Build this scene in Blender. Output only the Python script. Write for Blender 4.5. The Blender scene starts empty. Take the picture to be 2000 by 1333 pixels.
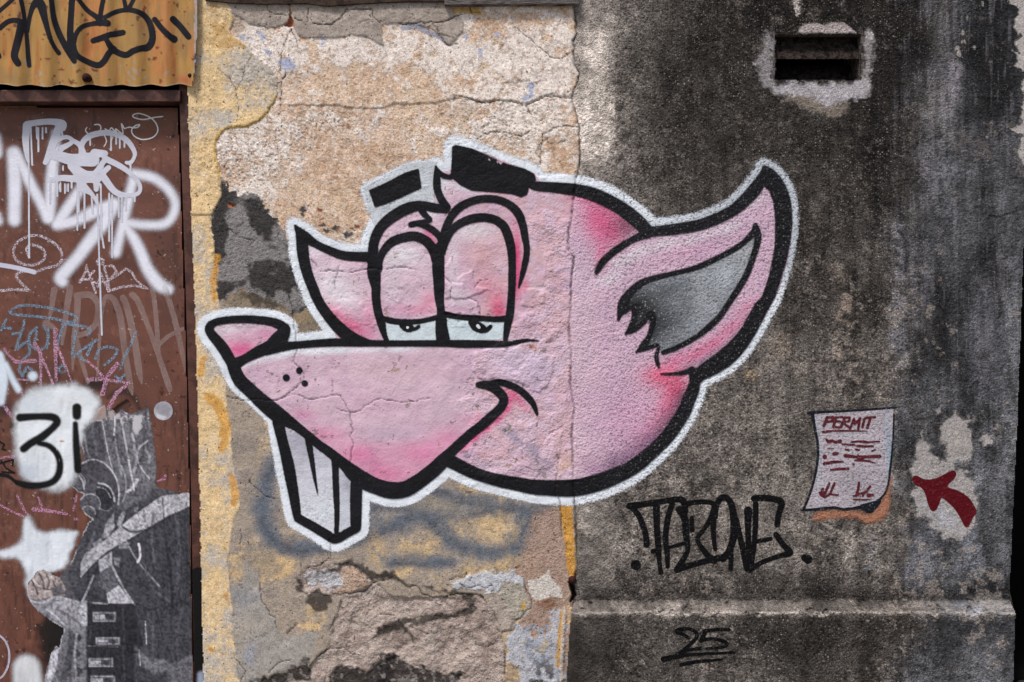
import bpy, math
import numpy as np

# ------------------------------------------------------------------ camera, sky, sun, exposure
S = 0.00125            # metres per photo unit on the wall plane
D = 3.0                # camera distance
ZC = 1.283             # camera height
GAIN = 1.12            # display value / albedo on a wall facing the camera
sc = bpy.context.scene
col = sc.collection
cam_d = bpy.data.cameras.new("camera"); cam = bpy.data.objects.new("camera", cam_d); col.objects.link(cam)
cam.location = (0, -D, ZC); cam.rotation_euler = (math.radians(90), 0, 0)
cam_d.sensor_width = 36; cam_d.lens = 36*D/(2000*S); cam_d.clip_start = 0.05; cam_d.clip_end = 200
sc.camera = cam
w = bpy.data.worlds.new("World"); sc.world = w; w.use_nodes = True
nt = w.node_tree
bg = nt.nodes["Background"]
sky = nt.nodes.new("ShaderNodeTexSky"); sky.sky_type = 'NISHITA'; sky.sun_disc = False
SUN_EL, SUN_AZ = 58, -32      # azimuth measured from straight in front of the wall, negative = left
sky.sun_elevation = math.radians(SUN_EL); sky.sun_rotation = math.radians(180 + SUN_AZ*-1)
sky.air_density = 1.0; sky.dust_density = 3.0; sky.ozone_density = 0.6
nt.links.new(sky.outputs[0], bg.inputs[0]); bg.inputs[1].default_value = 0.062
sun_d = bpy.data.lights.new("sun", 'SUN'); sun = bpy.data.objects.new("sun", sun_d); col.objects.link(sun)
sun_d.energy = 1.5; sun_d.angle = math.radians(10); sun_d.color = (1.0, 0.965, 0.93)
sun.rotation_euler = (math.radians(90-SUN_EL), 0, math.radians(SUN_AZ))
sc.view_settings.view_transform = 'Standard'; sc.view_settings.look = 'None'
sc.view_settings.gamma = 1; sc.view_settings.exposure = 1.08; sc.view_settings.use_curve_mapping = False
sc.cycles.transparent_max_bounces = 24

# ------------------------------------------------------------------ numeric helpers
rng = np.random.RandomState(7)
TAB = [rng.rand(256, 256).astype(np.float32) for _ in range(8)]
def vnoise(x, y, seed=0):
    t = TAB[seed % 8]; ox, oy = (seed*37.3) % 256, (seed*91.7) % 256
    x = x+ox; y = y+oy
    xi = np.floor(x).astype(np.int64); yi = np.floor(y).astype(np.int64)
    fx = x-xi; fy = y-yi
    fx = fx*fx*(3-2*fx); fy = fy*fy*(3-2*fy)
    x0 = xi & 255; x1 = (xi+1) & 255; y0 = yi & 255; y1 = (yi+1) & 255
    a = t[y0, x0]; b = t[y0, x1]; c = t[y1, x0]; d = t[y1, x1]
    return (a*(1-fx)+b*fx)*(1-fy)+(c*(1-fx)+d*fx)*fy
def fbm(X, Y, size, seed=0, octv=4, gain=0.5, ax=1.0, ay=1.0):
    s = 0; amp = 1; tot = 0; f = 1.0/size
    for o in range(octv):
        s = s+amp*vnoise(X*f*ax, Y*f*ay, seed+o*3); tot += amp; amp *= gain; f *= 2.03
    return s/tot
def sstep(v, a, b):
    t = np.clip((v-a)/(b-a), 0, 1); return t*t*(3-2*t)
def lin(c):
    if isinstance(c, str): c = [int(c[i:i+2], 16) for i in (0, 2, 4)]
    c = np.array(c, dtype=np.float64)/255.0
    return np.where(c <= .04045, c/12.92, ((c+.055)/1.055)**2.4)/GAIN
def cat(pts, n=6, closed=False):
    P = np.array(pts, dtype=float)
    if len(P) < 3: return P
    m = len(P); out = []
    rngi = range(m) if closed else range(m-1)
    for i in rngi:
        p0 = P[(i-1) % m] if (closed or i > 0) else P[0]
        p1 = P[i]; p2 = P[(i+1) % m]
        p3 = P[(i+2) % m] if (closed or i+2 < m) else P[-1]
        for k in range(n):
            t = k/n
            out.append(0.5*((2*p1)+(-p0+p2)*t+(2*p0-5*p1+4*p2-p3)*t*t+(-p0+3*p1-3*p2+p3)*t**3))
    if not closed: out.append(P[-1])
    return np.array(out)
def sd_stroke(pts, X, Y):
    best = np.full(X.shape, -1e3)
    P = np.asarray(pts, float)
    if len(P) == 1: P = np.vstack([P, P+[[.01, 0, 0]]])
    for a, b in zip(P[:-1], P[1:]):
        dx, dy = b[0]-a[0], b[1]-a[1]; L = dx*dx+dy*dy+1e-9
        t = np.clip(((X-a[0])*dx+(Y-a[1])*dy)/L, 0, 1)
        d = np.hypot(X-a[0]-t*dx, Y-a[1]-t*dy)
        best = np.maximum(best, (a[2]+(b[2]-a[2])*t)*.5-d)
    return best
def sd_poly(pts, X, Y):
    P = np.asarray(pts, float); n = len(P)
    d2 = np.full(X.shape, 1e9); ins = np.zeros(X.shape, bool)
    for i in range(n):
        a = P[i]; b = P[(i+1) % n]
        dx, dy = b[0]-a[0], b[1]-a[1]; L = dx*dx+dy*dy+1e-9
        t = np.clip(((X-a[0])*dx+(Y-a[1])*dy)/L, 0, 1)
        d2 = np.minimum(d2, (X-a[0]-t*dx)**2+(Y-a[1]-t*dy)**2)
        if abs(dy) > 1e-9:
            c = ((a[1] > Y) != (b[1] > Y)) & (X < (b[0]-a[0])*(Y-a[1])/(dy)+a[0])
            ins ^= c
    d = np.sqrt(d2)
    return np.where(ins, d, -d)
def Z(ox, oy, k):
    """traced points in an enlarged crop -> wall units"""
    def f(pts):
        return [tuple([ox+p[0]*k, oy+p[1]*k]+[v*k for v in p[2:]]) for p in pts]
    return f

class Canvas:
    """a sampled patch of surface: colours, coverage, relief, grain"""
    def __init__(s, x0, y0, x1, y1, step=2.5, xs=None, ys=None):
        s.xs = np.arange(x0, x1+step*.5, step) if xs is None else np.asarray(xs, float)
        s.ys = np.arange(y0, y1+step*.5, step) if ys is None else np.asarray(ys, float)
        s.X, s.Y = np.meshgrid(s.xs, s.ys)
        s.c = np.zeros(s.X.shape+(3,)); s.a = np.zeros(s.X.shape)
        s.H = np.zeros(s.X.shape); s.g = np.zeros(s.X.shape); s.r = np.zeros(s.X.shape)
    def sub(s, pts, m):
        P = np.asarray([p[:2] for p in pts], float)
        x0, y0 = P.min(0)-m; x1, y1 = P.max(0)+m
        i0, i1 = np.searchsorted(s.xs, [x0, x1]); j0, j1 = np.searchsorted(s.ys, [y0, y1])
        return slice(j0, j1), slice(i0, i1)
    def mask(s, pts, kind='poly', soft=2.0, warp=0.0, wsize=14, smooth=False, seed=0, jag=0.0):
        wmax = max([p[2] for p in pts]) if kind == 'stroke' else 0
        sl = s.sub(pts, soft*2+warp+jag+wmax+4)
        X, Y = s.X[sl], s.Y[sl]
        if X.size == 0: return sl, X*0
        if warp:
            n1 = fbm(X, Y, wsize, seed+1, 3); n2 = fbm(X, Y, wsize, seed+2, 3)
            X = X+(n1-.5)*2*warp; Y = Y+(n2-.5)*2*warp
        if kind == 'poly':
            sd = sd_poly(cat(pts, 5, True) if smooth else pts, X, Y)
        else:
            sd = sd_stroke(cat(pts, 4) if smooth else pts, X, Y)
        if jag: sd = sd+(fbm(s.X[sl], s.Y[sl], 6, seed+5, 3)-.5)*2*jag
        return sl, sstep(sd, -soft, soft)
    def tint(s, pts, color, op=1.0, h=0.0, g=None, r=None, mod=None, **k):
        sl, m = s.mask(pts, **k)
        if mod is not None: m = m*mod[sl]
        mm = (m*op)[..., None]
        s.c[sl] = s.c[sl]*(1-mm)+lin(color)*mm
        if h: s.H[sl] += m*h
        if g is not None: s.g[sl] = s.g[sl]*(1-m*op)+g*m*op
        if r is not None: s.r[sl] = s.r[sl]*(1-m*op)+r*m*op
        return sl, m
    def cover(s, pts, **k):          # union into the coverage
        sl, m = s.mask(pts, **k); s.a[sl] = np.maximum(s.a[sl], m)
    def glow(s, cx, cy, rx, ry, color, op=1.0, ang=0.0, mod=None):
        ca, sa = math.cos(ang), math.sin(ang)
        U = ((s.X-cx)*ca+(s.Y-cy)*sa)/rx; V = (-(s.X-cx)*sa+(s.Y-cy)*ca)/ry
        m = np.exp(-(U*U+V*V))*op
        if mod is not None: m = m*mod
        m = np.clip(m, 0, 1)[..., None]
        s.c[:] = s.c*(1-m)+lin(color)*m

def link_mesh(name, me, mats, parent=None):
    o = bpy.data.objects.new(name, me); col.objects.link(o)
    for m in (mats if isinstance(mats, (list, tuple)) else [mats]): me.materials.append(m)
    if parent is not None:
        o.parent = parent; o.matrix_parent_inverse = parent.matrix_basis.inverted()
    return o
def tag(o, label=None, cat_=None, group=None, kind=None):
    if label: o["label"] = label
    if cat_: o["category"] = cat_
    if group: o["group"] = group
    if kind: o["kind"] = kind
    return o
def to_world(X, Y, H):
    k = S*(D-H)/D
    return (X-1000)*k, -H, ZC-(Y-666.5)*k
def grid_obj(name, X, Y, H, fmask, mats, attrs, parent=None, colr=None, smooth=True):
    ny, nx = X.shape
    idx = np.arange(ny*nx).reshape(ny, nx)
    q = np.stack([idx[:-1, :-1], idx[1:, :-1], idx[1:, 1:], idx[:-1, 1:]], -1)[fmask]
    used = np.unique(q); remap = np.full(ny*nx, -1); remap[used] = np.arange(len(used))
    q = remap[q]
    x, y, z = to_world(X.ravel()[used], Y.ravel()[used], H.ravel()[used])
    co = np.stack([x, y, z], -1).astype(np.float32)
    me = bpy.data.meshes.new(name)
    me.vertices.add(len(co)); me.vertices.foreach_set("co", co.ravel())
    me.loops.add(q.size); me.loops.foreach_set("vertex_index", q.ravel().astype(np.int32))
    me.polygons.add(len(q)); me.polygons.foreach_set("loop_start", np.arange(0, q.size, 4, dtype=np.int32))
    try: me.polygons.foreach_set("loop_total", np.full(len(q), 4, dtype=np.int32))
    except Exception: pass
    me.update(calc_edges=True)
    if smooth: me.polygons.foreach_set("use_smooth", np.ones(len(q), dtype=bool))
    for k, v in attrs.items():
        at = me.attributes.new(k, 'FLOAT', 'POINT'); at.data.foreach_set("value", v.ravel()[used].astype(np.float32))
    if colr is not None:
        at = me.attributes.new("tone", 'FLOAT_COLOR', 'POINT')
        c4 = np.ones((len(used), 4), np.float32); c4[:, :3] = np.clip(colr.reshape(-1, 3)[used], 0.001, 0.95)
        at.data.foreach_set("color", c4.ravel())
    return link_mesh(name, me, mats, parent)
def empty(name, px, py, H, label, cat_, group=None):
    o = bpy.data.objects.new(name, None); col.objects.link(o)
    x, y, z = to_world(px, py, H); o.location = (x, y, z); o.empty_display_size = .05
    tag(o, label, cat_, group); return o

# ------------------------------------------------------------------ materials
class NB:
    def __init__(s, name):
        s.m = bpy.data.materials.new(name); s.m.use_nodes = True; s.t = s.m.node_tree
        s.b = s.t.nodes["Principled BSDF"]; s.pos = s.n("ShaderNodeNewGeometry").outputs["Position"]
    def n(s, t, **k):
        x = s.t.nodes.new(t)
        for a, b in k.items(): setattr(x, a, b)
        return x
    def set(s, sock, v):
        if hasattr(v, 'is_output') or isinstance(v, bpy.types.NodeSocket): s.t.links.new(v, sock)
        else: sock.default_value = v
    def noise(s, scale, detail=3, rough=.55, vec=None, dist=0):
        x = s.n("ShaderNodeTexNoise"); s.set(x.inputs["Vector"], vec or s.pos)
        x.inputs["Scale"].default_value = scale; x.inputs["Detail"].default_value = detail
        x.inputs["Roughness"].default_value = rough; x.inputs["Distortion"].default_value = dist
        return x.outputs[0]
    def math(s, op, a, b=0.0, c=0.0, clamp=False):
        x = s.n("ShaderNodeMath", operation=op, use_clamp=clamp)
        s.set(x.inputs[0], a); s.set(x.inputs[1], b); s.set(x.inputs[2], c); return x.outputs[0]
    def rng(s, v, a, b, c=0.0, d=1.0, smooth=True):
        x = s.n("ShaderNodeMapRange"); x.interpolation_type = 'SMOOTHSTEP' if smooth else 'LINEAR'
        s.set(x.inputs[0], v); s.set(x.inputs[1], a); s.set(x.inputs[2], b); s.set(x.inputs[3], c); s.set(x.inputs[4], d)
        return x.outputs[0]
    def attr(s, name, c=False):
        x = s.n("ShaderNodeAttribute", attribute_name=name); return x.outputs["Color" if c else "Fac"]
    def mix(s, f, a, b, mode='MIX'):
        x = s.n("ShaderNodeMix", data_type='RGBA', blend_type=mode, clamp_factor=True)
        s.set(x.inputs[0], f); s.set(x.inputs[6], a); s.set(x.inputs[7], b); return x.outputs[2]
    def scale(s, c, f):
        x = s.n("ShaderNodeVectorMath", operation='SCALE'); s.set(x.inputs[0], c); s.set(x.inputs[3], f); return x.outputs[0]
    def vec(s, sx, sy, sz):
        x = s.n("ShaderNodeVectorMath", operation='MULTIPLY'); s.set(x.inputs[0], s.pos); x.inputs[1].default_value = (sx, sy, sz); return x.outputs[0]
    def bump(s, h, dist, strength=1.0):
        x = s.n("ShaderNodeBump"); s.set(x.inputs["Height"], h); x.inputs["Distance"].default_value = dist
        x.inputs["Strength"].default_value = strength; s.t.links.new(x.outputs[0], s.b.inputs["Normal"])
    def fin(s, c, rough=.9, spec=.25):
        s.set(s.b.inputs["Base Color"], c); s.b.inputs["Roughness"].default_value = rough
        s.b.inputs["Specular IOR Level"].default_value = spec; return s.m

def wall_grain(b):
    n1 = b.noise(170, 1, .5); n2 = b.noise(330, 0, .5)
    return n1, n2
def speckle(b, scale, lo):
    v = b.n("ShaderNodeTexVoronoi"); v.inputs["Scale"].default_value = scale; b.set(v.inputs["Vector"], b.pos)
    sx = b.n("ShaderNodeSeparateColor"); b.set(sx.inputs[0], v.outputs["Color"])
    return b.math('MULTIPLY', b.rng(v.outputs["Distance"], .42, .20), b.rng(sx.outputs[0], lo, 1.0, 0, 1, False))
def m_wall():
    b = NB("weathered_render")
    n1, n2 = wall_grain(b); n3 = b.noise(38, 5, .65); n4 = b.noise(95, 3, .6)
    tone = b.attr("tone", True); g = b.attr("g"); r = b.attr("r")
    c = b.scale(tone, b.rng(n3, .25, .75, .80, 1.20, False))
    c = b.scale(c, b.rng(n4, .3, .7, .86, 1.14, False))
    speck = b.math('MULTIPLY', speckle(b, 190, .35), b.rng(n4, .35, .6, .4, 1.2, False)); pit = b.rng(b.math('ADD', n1, b.math('MULTIPLY', b.math('SUBTRACT', n4, .5), .5)), .47, .30)
    warm = b.n("ShaderNodeVectorMath", operation='ADD'); b.set(warm.inputs[0], b.scale(c, 1.5)); warm.inputs[1].default_value = (.20, .18, .165)
    c = b.mix(b.math('MULTIPLY', pit, b.math('MULTIPLY', g, 1.0), clamp=True), c, b.scale(c, .35))
    lift = b.rng(n2, .50, .75); c = b.mix(b.math('MULTIPLY', lift, g, clamp=True), c, b.scale(c, 1.7))
    c = b.mix(b.math('MULTIPLY', speck, b.math('MULTIPLY', b.math('MULTIPLY', g, b.rng(b.noise(9, 4, .6), .38, .62, .25, 1.15, False)), 1.0), clamp=True), c, warm.outputs[0])
    c = b.scale(c, b.rng(n2, .25, .75, .84, 1.16, False))
    dots = b.rng(b.noise(150, 1, .4), .30, .25)      # small pores, coloured darker
    c = b.mix(b.math('MULTIPLY', dots, .75), c, (.04, .03, .025, 1))
    h = b.math('ADD', b.math('MULTIPLY', n1, .7), b.math('MULTIPLY', n2, .3))
    h = b.math('ADD', h, b.math('MULTIPLY', n4, .8)); h = b.math('ADD', h, b.math('MULTIPLY', dots, -.5))
    b.bump(b.math('MULTIPLY', h, r), .0048)
    return b.fin(c, .93, .12)
def m_paint(name, lo=.35, hi=.65, amp=.25, rough=.55, spec=.3, relief=True, opac=1.0, chalk=0.0, grain=.5):
    b = NB(name)
    n1, n2 = wall_grain(b); tone = b.attr("tone", True); g = b.attr("g"); r = b.attr("r"); a = b.attr("a")
    n3 = b.noise(30, 4, .6)
    c = b.scale(tone, b.rng(n3, .25, .75, .91, 1.09, False))
    mixn = b.math('ADD', b.math('MULTIPLY', n1, .45), b.math('MULTIPLY', n2, .55))
    if relief:
        pit = b.rng(n1, .47, .31)
        c = b.mix(b.math('MULTIPLY', pit, b.math('MULTIPLY', g, grain*.95), clamp=True), c, b.mix(.75, c, (.035, .032, .035, 1)))
        sp = speckle(b, 175, .45)
        c = b.mix(b.math('MULTIPLY', sp, b.math('MULTIPLY', g, grain*.55), clamp=True), c, (.62, .60, .60, 1))
    aa = b.math('ADD', a, b.math('MULTIPLY', b.math('SUBTRACT', mixn, .5), amp*2))
    al = b.rng(aa, lo, hi)
    al = b.math('MULTIPLY', al, b.rng(a, .0, .06))
    if chalk:
        ch = b.rng(b.noise(420, 2, .7), .5-chalk*.12, .5+.1)
        al = b.math('MULTIPLY', al, ch)
    if opac < 1: al = b.math('MULTIPLY', al, b.rng(n3, .3, .7, opac*.75, opac*1.15, False))
    b.set(b.b.inputs["Alpha"], al)
    if relief:
        h = b.math('ADD', b.math('MULTIPLY', n1, .65), b.math('MULTIPLY', n2, .25)); b.bump(b.math('MULTIPLY', b.math('ADD', h, b.math('MULTIPLY', b.noise(95, 3, .6), .8)), r), .0040)
    else:
        b.bump(n1, .0006)
    return b.fin(c, rough, spec)
def m_plain(name, c, scale=30, var=.3, rough=.7, spec=.3, bump=.001, c2=None, stretch=(1, 1, 1), bscale=200, metal=0):
    b = NB(name)
    v = b.vec(*stretch)
    n = b.noise(scale, 5, .6, vec=v); n2 = b.noise(bscale, 3, .6, vec=v)
    base = tuple(lin(c))+(1,)
    cc = b.mix(b.rng(n, .42, .62), base, tuple(lin(c2))+(1,)) if c2 else b.scale(base[:3], 1.0)
    cc = b.scale(cc, b.rng(n2, .25, .75, 1-var, 1+var, False))
    b.bump(b.math('ADD', n, b.math('MULTIPLY', n2, .5)), bump)
    b.b.inputs["Metallic"].default_value = metal
    return b.fin(cc, rough, spec)
M_WALL = m_wall()
M_CRISP = m_paint("aerosol_paint", .3, .7, .16, .6, .12, grain=.35)
M_TAG = m_paint("matt_black_aerosol", .28, .62, .14, .75, .08, grain=.12)
M_HALO = m_paint("white_aerosol_paint", .25, .75, .42, .7, .15, grain=.9)
M_SOFT = m_paint("soft_aerosol_paint", .05, .95, .22, .6, .25)
M_FILL = m_paint("pink_aerosol_paint", .3, .7, .2, .6, .18, grain=.8)
M_DOORSOFT = m_paint("door_soft_aerosol", .02, .98, .09, .55, .2, relief=False)
M_DOORCRISP = m_paint("door_paint_marker", .36, .64, .06, .5, .2, relief=False)
M_CHALK = m_paint("door_chalk_marker", .3, .6, .2, .9, .1, relief=False, chalk=.7)
M_FADED = m_paint("door_faded_marker", .36, .64, .08, .6, .3, relief=False, opac=.42)

# ------------------------------------------------------------------ traces of the wall's own features
T1 = Z(380, 250, .25); T2 = Z(380, 580, .25); T3 = Z(380, 850, .25); T4 = Z(800, 250, .25); T5 = Z(800, 550, .25)
T6 = Z(1150, 280, .25); T7 = Z(1150, 580, .25); T8 = Z(800, 800, .25); TL = Z(360, 0, .25); TM = Z(780, 0, .25)
TB1 = Z(370, 1080, .2); TB2 = Z(740, 1080, .2); TR = Z(1550, 770, .225); TV = Z(1450, 0, .275)
JOINT = [(1121, -60), (1120, 10), (1121, 25), (1125, 47), (1126, 67), (1120, 80), (1121, 125), (1132, 145), (1127, 162), (1116, 190), (1125, 220),
         (1131, 250), (1133, 300), (1130, 332), (1125, 350), (1117, 420), (1110, 462), (1111, 487), (1121, 505), (1116, 550), (1115, 600),
         (1112, 637), (1116, 700), (1114, 750), (1122, 800), (1117, 837), (1119, 887), (1121, 970), (1125, 1012), (1126, 1075), (1127, 1112),
         (1120, 1140), (1120, 1172), (1116, 1190), (1112, 1240), (1106, 1333), (1104, 1700)]
jx = np.array([p[0] for p in JOINT]); jy = np.array([p[1] for p in JOINT])
def joint_x(Y): return np.interp(Y, jy, jx)
def left_x(Y): return np.interp(Y, [-60, 140, 165, 400, 700, 1000, 1333, 1700], [384, 380, 366, 373, 384, 391, 397, 403])
def right_x(Y): return np.interp(Y, [-1500, 300, 484, 800, 1170, 1176, 1200, 1333, 1700], [2012, 2005, 1999, 1988, 1971, 1974, 1983, 1979, 1975])

STEP = 2.0
xs = np.arange(340, 2020.1, STEP)
ys = np.concatenate([np.arange(-1450, -30, 60), np.arange(-27.5, 1360, STEP), np.arange(1385, 1694, 25)])
W = Canvas(0, 0, 0, 0, xs=xs, ys=ys)
X, Y = W.X, W.Y
JX = joint_x(Y)
LEFT = X < JX
ones = np.ones(X.shape)
def N(size, seed, o=4, gain=.5, ax=1., ay=1.): return fbm(X, Y, size, seed, o, gain, ax, ay)
def paintmask(m, color, op=1.0):
    mm = np.clip(m*op, 0, 1)[..., None]; W.c[:] = W.c*(1-mm)+lin(color)*mm
def gauss(cx, cy, rx, ry): return np.exp(-((X-cx)/rx)**2-((Y-cy)/ry)**2)

# --- old plaster: sandy coat with pale lime skin flaking off it
W.c[:] = lin('d6b9a0'); W.r[:] = .42; W.g[:] = .10
H = W.H
sand = N(22, 3, 4)
paintmask(sstep(sand, .45, .7), 'be9b7d', .75)
paintmask(sstep(N(70, 12, 3), .5, .7), 'ddc3a8', .7)
bias = (.03*(Y < 330)+.20*gauss(500, 110, 60, 70)+.22*gauss(760, 100, 230, 28)+.17*gauss(1010, 110, 130, 80)+.16*gauss(1050, 215, 90, 60)+.15*gauss(520, 285, 110, 50)
        + .10*gauss(640, 240, 120, 25)+.12*gauss(470, 350, 60, 40)+.13*gauss(960, 265, 100, 30)+.1*gauss(560, 370, 60, 30)
        - .16*gauss(650, 165, 70, 40)-.12*gauss(760, 170, 120, 30)-.22*gauss(720, 290, 110, 60)-.2*gauss(640, 400, 90, 60)-.1*gauss(850, 230, 60, 30)-.1*gauss(1095, 310, 25, 30))
wx_, wy_ = (N(30, 21, 3)-.5)*16, (N(30, 22, 3)-.5)*16
fl = fbm(X+wx_, Y+wy_, 30, 5, 5, .72)+bias
skin = sstep(fl, .565, .60)
paintmask(skin*(Y < 640), 'ece1d8', .92)
H += skin*(Y < 640)*.0011; W.r[:] -= skin*.14*(Y < 640)
fl2 = fbm(X+wx_*1.6+(N(11, 23, 3)-.5)*10, Y+wy_*1.6+(N(11, 24, 3)-.5)*10, 34, 6, 4, .62)
zone = np.clip(gauss(500, 300, 110, 70)+gauss(510, 110, 60, 70)+gauss(1010, 240, 110, 60)+gauss(620, 235, 90, 30)+.6*gauss(450, 340, 60, 60)+.5*gauss(1060, 120, 60, 80)+.45*gauss(800, 260, 200, 60), 0, 1)*(Y < 640)*(X < 1118)
fr = np.mod(fl2*15, 1.0); cont = sstep(np.abs(fr-.5), .10, .02)*zone
paintmask(cont*sstep(N(30, 25, 3), .35, .55), '8d674c', .62); H += zone*sstep(fr, .5, .56)*.0013-cont*.0012
paintmask(zone*sstep(np.floor(fl2*15) % 2, .4, .6)*.35, 'efe4da', 1)
thin = sstep(fl, .46, .57)*(1-skin)*(Y < 640); paintmask(thin, 'dbc7b6', .8)
ln_ = sstep(np.abs(fl-.555), .012, .003)*(Y < 640); paintmask(ln_, '9a7357', .35)
sp1 = sstep(N(6, 33, 2, .7), .60, .72)*(Y < 600); paintmask(sp1, 'e9dcd0', .55); paintmask(sstep(N(6, 34, 2, .7), .64, .74)*(Y < 600), '97745c', .5)
rust = sstep(np.abs(fbm(X+wx_*1.4, Y+wy_*1.4, 60, 9, 4)-.5), .012, .0)*sstep(N(80, 8, 2), .4, .6)*(Y < 500)
paintmask(rust, 'b07f5c', .55); H -= rust*.0012
H += (N(60, 30, 4)-.5)*.006 + (N(14, 31, 3)-.5)*.0014
# wandering ledge across the upper wall
lx = [560, 640, 700, 745, 770, 800, 850, 900, 940, 980, 1025, 1060, 1080, 1120]; ly = [205, 207, 212, 212, 205, 207, 200, 190, 198, 196, 204, 190, 186, 192]
yl = np.interp(X, lx, ly)+(N(18, 41, 3)-.5)*8
H += .0028*sstep(yl-Y, -1.5, 3)*np.exp(-np.clip(yl-Y, 0, 999)/45)*(X > 560)*(Y < 400)
# vague block courses
for (cx, cy, rx, ry) in ((1080, 310, 28, 34), (1020, 205, 40, 45)):
    H -= .002*sstep(1-np.maximum(np.abs(X-cx)/rx, np.abs(Y-cy)/ry)+(N(12, 44, 3)-.5)*.4, -.05, .05)

# --- lower plaster: smoother grey-tan coat (below y ~ 560)
low = sstep(Y+(N(60, 50, 4)-.5)*90, 545, 585)*LEFT
paintmask(low, 'a6988a')
W.r[:] = W.r*(1-low)+.30*low
ye = N(70, 55, 4)
yb = (.18*gauss(650, 1120, 160, 40)+.2*gauss(960, 1020, 70, 60)+.16*gauss(520, 1120, 70, 60)+.2*gauss(560, 1010, 26, 50)+.14*gauss(860, 1040, 60, 30)
      + .18*gauss(660, 1190, 60, 30)-.2*gauss(560, 1240, 70, 80)+.12*gauss(920, 1110, 140, 18)+.14*gauss(520, 600, 80, 30)-.12*gauss(490, 850, 40, 90))
paintmask(sstep(N(6, 56, 3, .6)*.3+(ye+yb)*.75, .55, .68)*low, 'd6b98c', .75)
paintmask(sstep(N(20, 57, 4), .52, .62)*sstep(ye+yb, .52, .62)*low, 'dfbd8b', .6)
paintmask(sstep(N(45, 58, 4), .55, .7)*low, '8f867f', .6)
# dark mould below left ear
W.tint([(600, 585), (560, 565), (500, 560), (455, 560), (430, 575), (440, 600), (500, 612), (560, 625), (590, 650), (640, 668), (650, 640), (625, 600)], '7d705f', .75, soft=10, warp=14)
W.tint([(545, 585), (520, 570), (470, 575), (500, 600), (560, 600)], '3c3733', .8, soft=6, warp=12, wsize=10)
# --- dark grey patch
dark = [(430, 352), (441, 355), (452, 372), (470, 382), (488, 374), (505, 378), (512, 395), (522, 415), (535, 422), (545, 437), (556, 450), (566, 480),
        (590, 550), (620, 600), (570, 612), (540, 590), (505, 575), (470, 565), (445, 580), (424, 590), (418, 540), (416, 500), (414, 460), (411, 440), (411, 420), (424, 395)]
sl, dm = W.tint(dark, '858180', 1, h=-.001, g=.15, r=.6, soft=1.2, warp=6, wsize=8, jag=8)
blk = N(40, 61, 4)
XX, YY = X[sl], Y[sl]
bk = np.zeros(X.shape); bk[sl] = dm*sstep(blk[sl]+.28*np.exp(-((YY-385-.28*(XX-420))/38)**2)+.24*np.exp(-((YY-555+.1*(XX-430))/26)**2)-.03*np.exp(-((YY-480)/50)**2)+.12*np.exp(-((XX-425)/14)**2), .56, .66)
paintmask(bk, '353231', .92); H += bk*(N(9, 63, 3)-.5)*.003
lt = np.zeros(X.shape); lt[sl] = dm*sstep(blk[sl], .5, .3); paintmask(lt, '8a8583', .5)
for (cx, cy, rx, ry) in ((592, 409, 9, 8), (590, 420, 5, 9), (630, 440, 9, 6), (655, 445, 10, 6), (678, 458, 12, 8), (690, 448, 6, 4), (640, 452, 12, 5)):
    W.tint([(cx-rx, cy), (cx, cy-ry), (cx+rx, cy), (cx, cy+ry)], '464240', .95, soft=1.5, warp=5, wsize=6, jag=2)
# --- yellow painted coat along the door, with the round lobe near the top (raised)
LOBE = [(340, -60), (450, -60), (444, 6), (452, 20), (455, 40), (448, 58), (452, 70), (470, 82), (484, 90), (492, 104), (512, 118), (528, 132), (540, 150), (542, 178), (536, 198), (522, 218), (505, 237), (480, 247), (462, 248), (440, 252), (426, 266),
        (421, 284), (424, 306), (430, 335), (433, 352), (430, 385), (420, 405), (412, 425), (413, 450), (417, 480), (418, 520), (421, 560), (426, 585), (432, 605), (428, 640), (430, 680), (438, 720), (441, 765), (444, 800),
        (450, 840), (452, 880), (458, 925), (466, 960), (468, 990), (456, 1010), (450, 1050), (444, 1100), (450, 1160), (456, 1200), (457, 1250), (462, 1300), (470, 1340), (475, 1420), (480, 1720), (340, 1720)]
sl, lm = W.mask(LOBE, soft=1.6, warp=2.2, wsize=14, jag=.8)
LM = np.zeros(X.shape); LM[sl] = lm
LM *= 1-sstep(Y, 1330, 1420)*0
yc = N(60, 70, 4)+.10*gauss(400, 200, 60, 220)+.1*gauss(410, 1000, 40, 160)-.14*gauss(500, 150, 50, 60)-.1*gauss(430, 230, 30, 30)-.25*gauss(420, 1290, 60, 60)-.18*gauss(400, 460, 20, 60)+.14*gauss(415, 620, 40, 60)
base = lin('c2b8ac')[None, None]*np.ones(X.shape+(1,)); yel = lin('e6c796'); spe = sstep(N(4, 71, 2, .6)*.34+yc*.75, .38, .62)[..., None]*.95
lc = base*(1-spe)+yel*spe
W.c[:] = W.c*(1-LM[..., None])+lc*LM[..., None]
W.r[:] = W.r*(1-LM)+.22*LM; W.g[:] = W.g*(1-LM)+.12*LM
H += LM*(.0035*(Y < 420)+.0012*(Y >= 420)) ; 
paintmask(LM*sstep(N(24, 72, 3), .6, .72)*(Y < 110), 'b98d4c', .55)
W.glow(425, 55, 28, 26, 'bd9150', .7, mod=sstep(N(14, 73, 4), .35, .6))
W.glow(468, 25, 22, 30, '8d8074', .8, mod=sstep(N(18, 74, 3), .35, .5))
W.glow(380, 1030, 14, 300, 'e2bd7c', .3)
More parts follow.
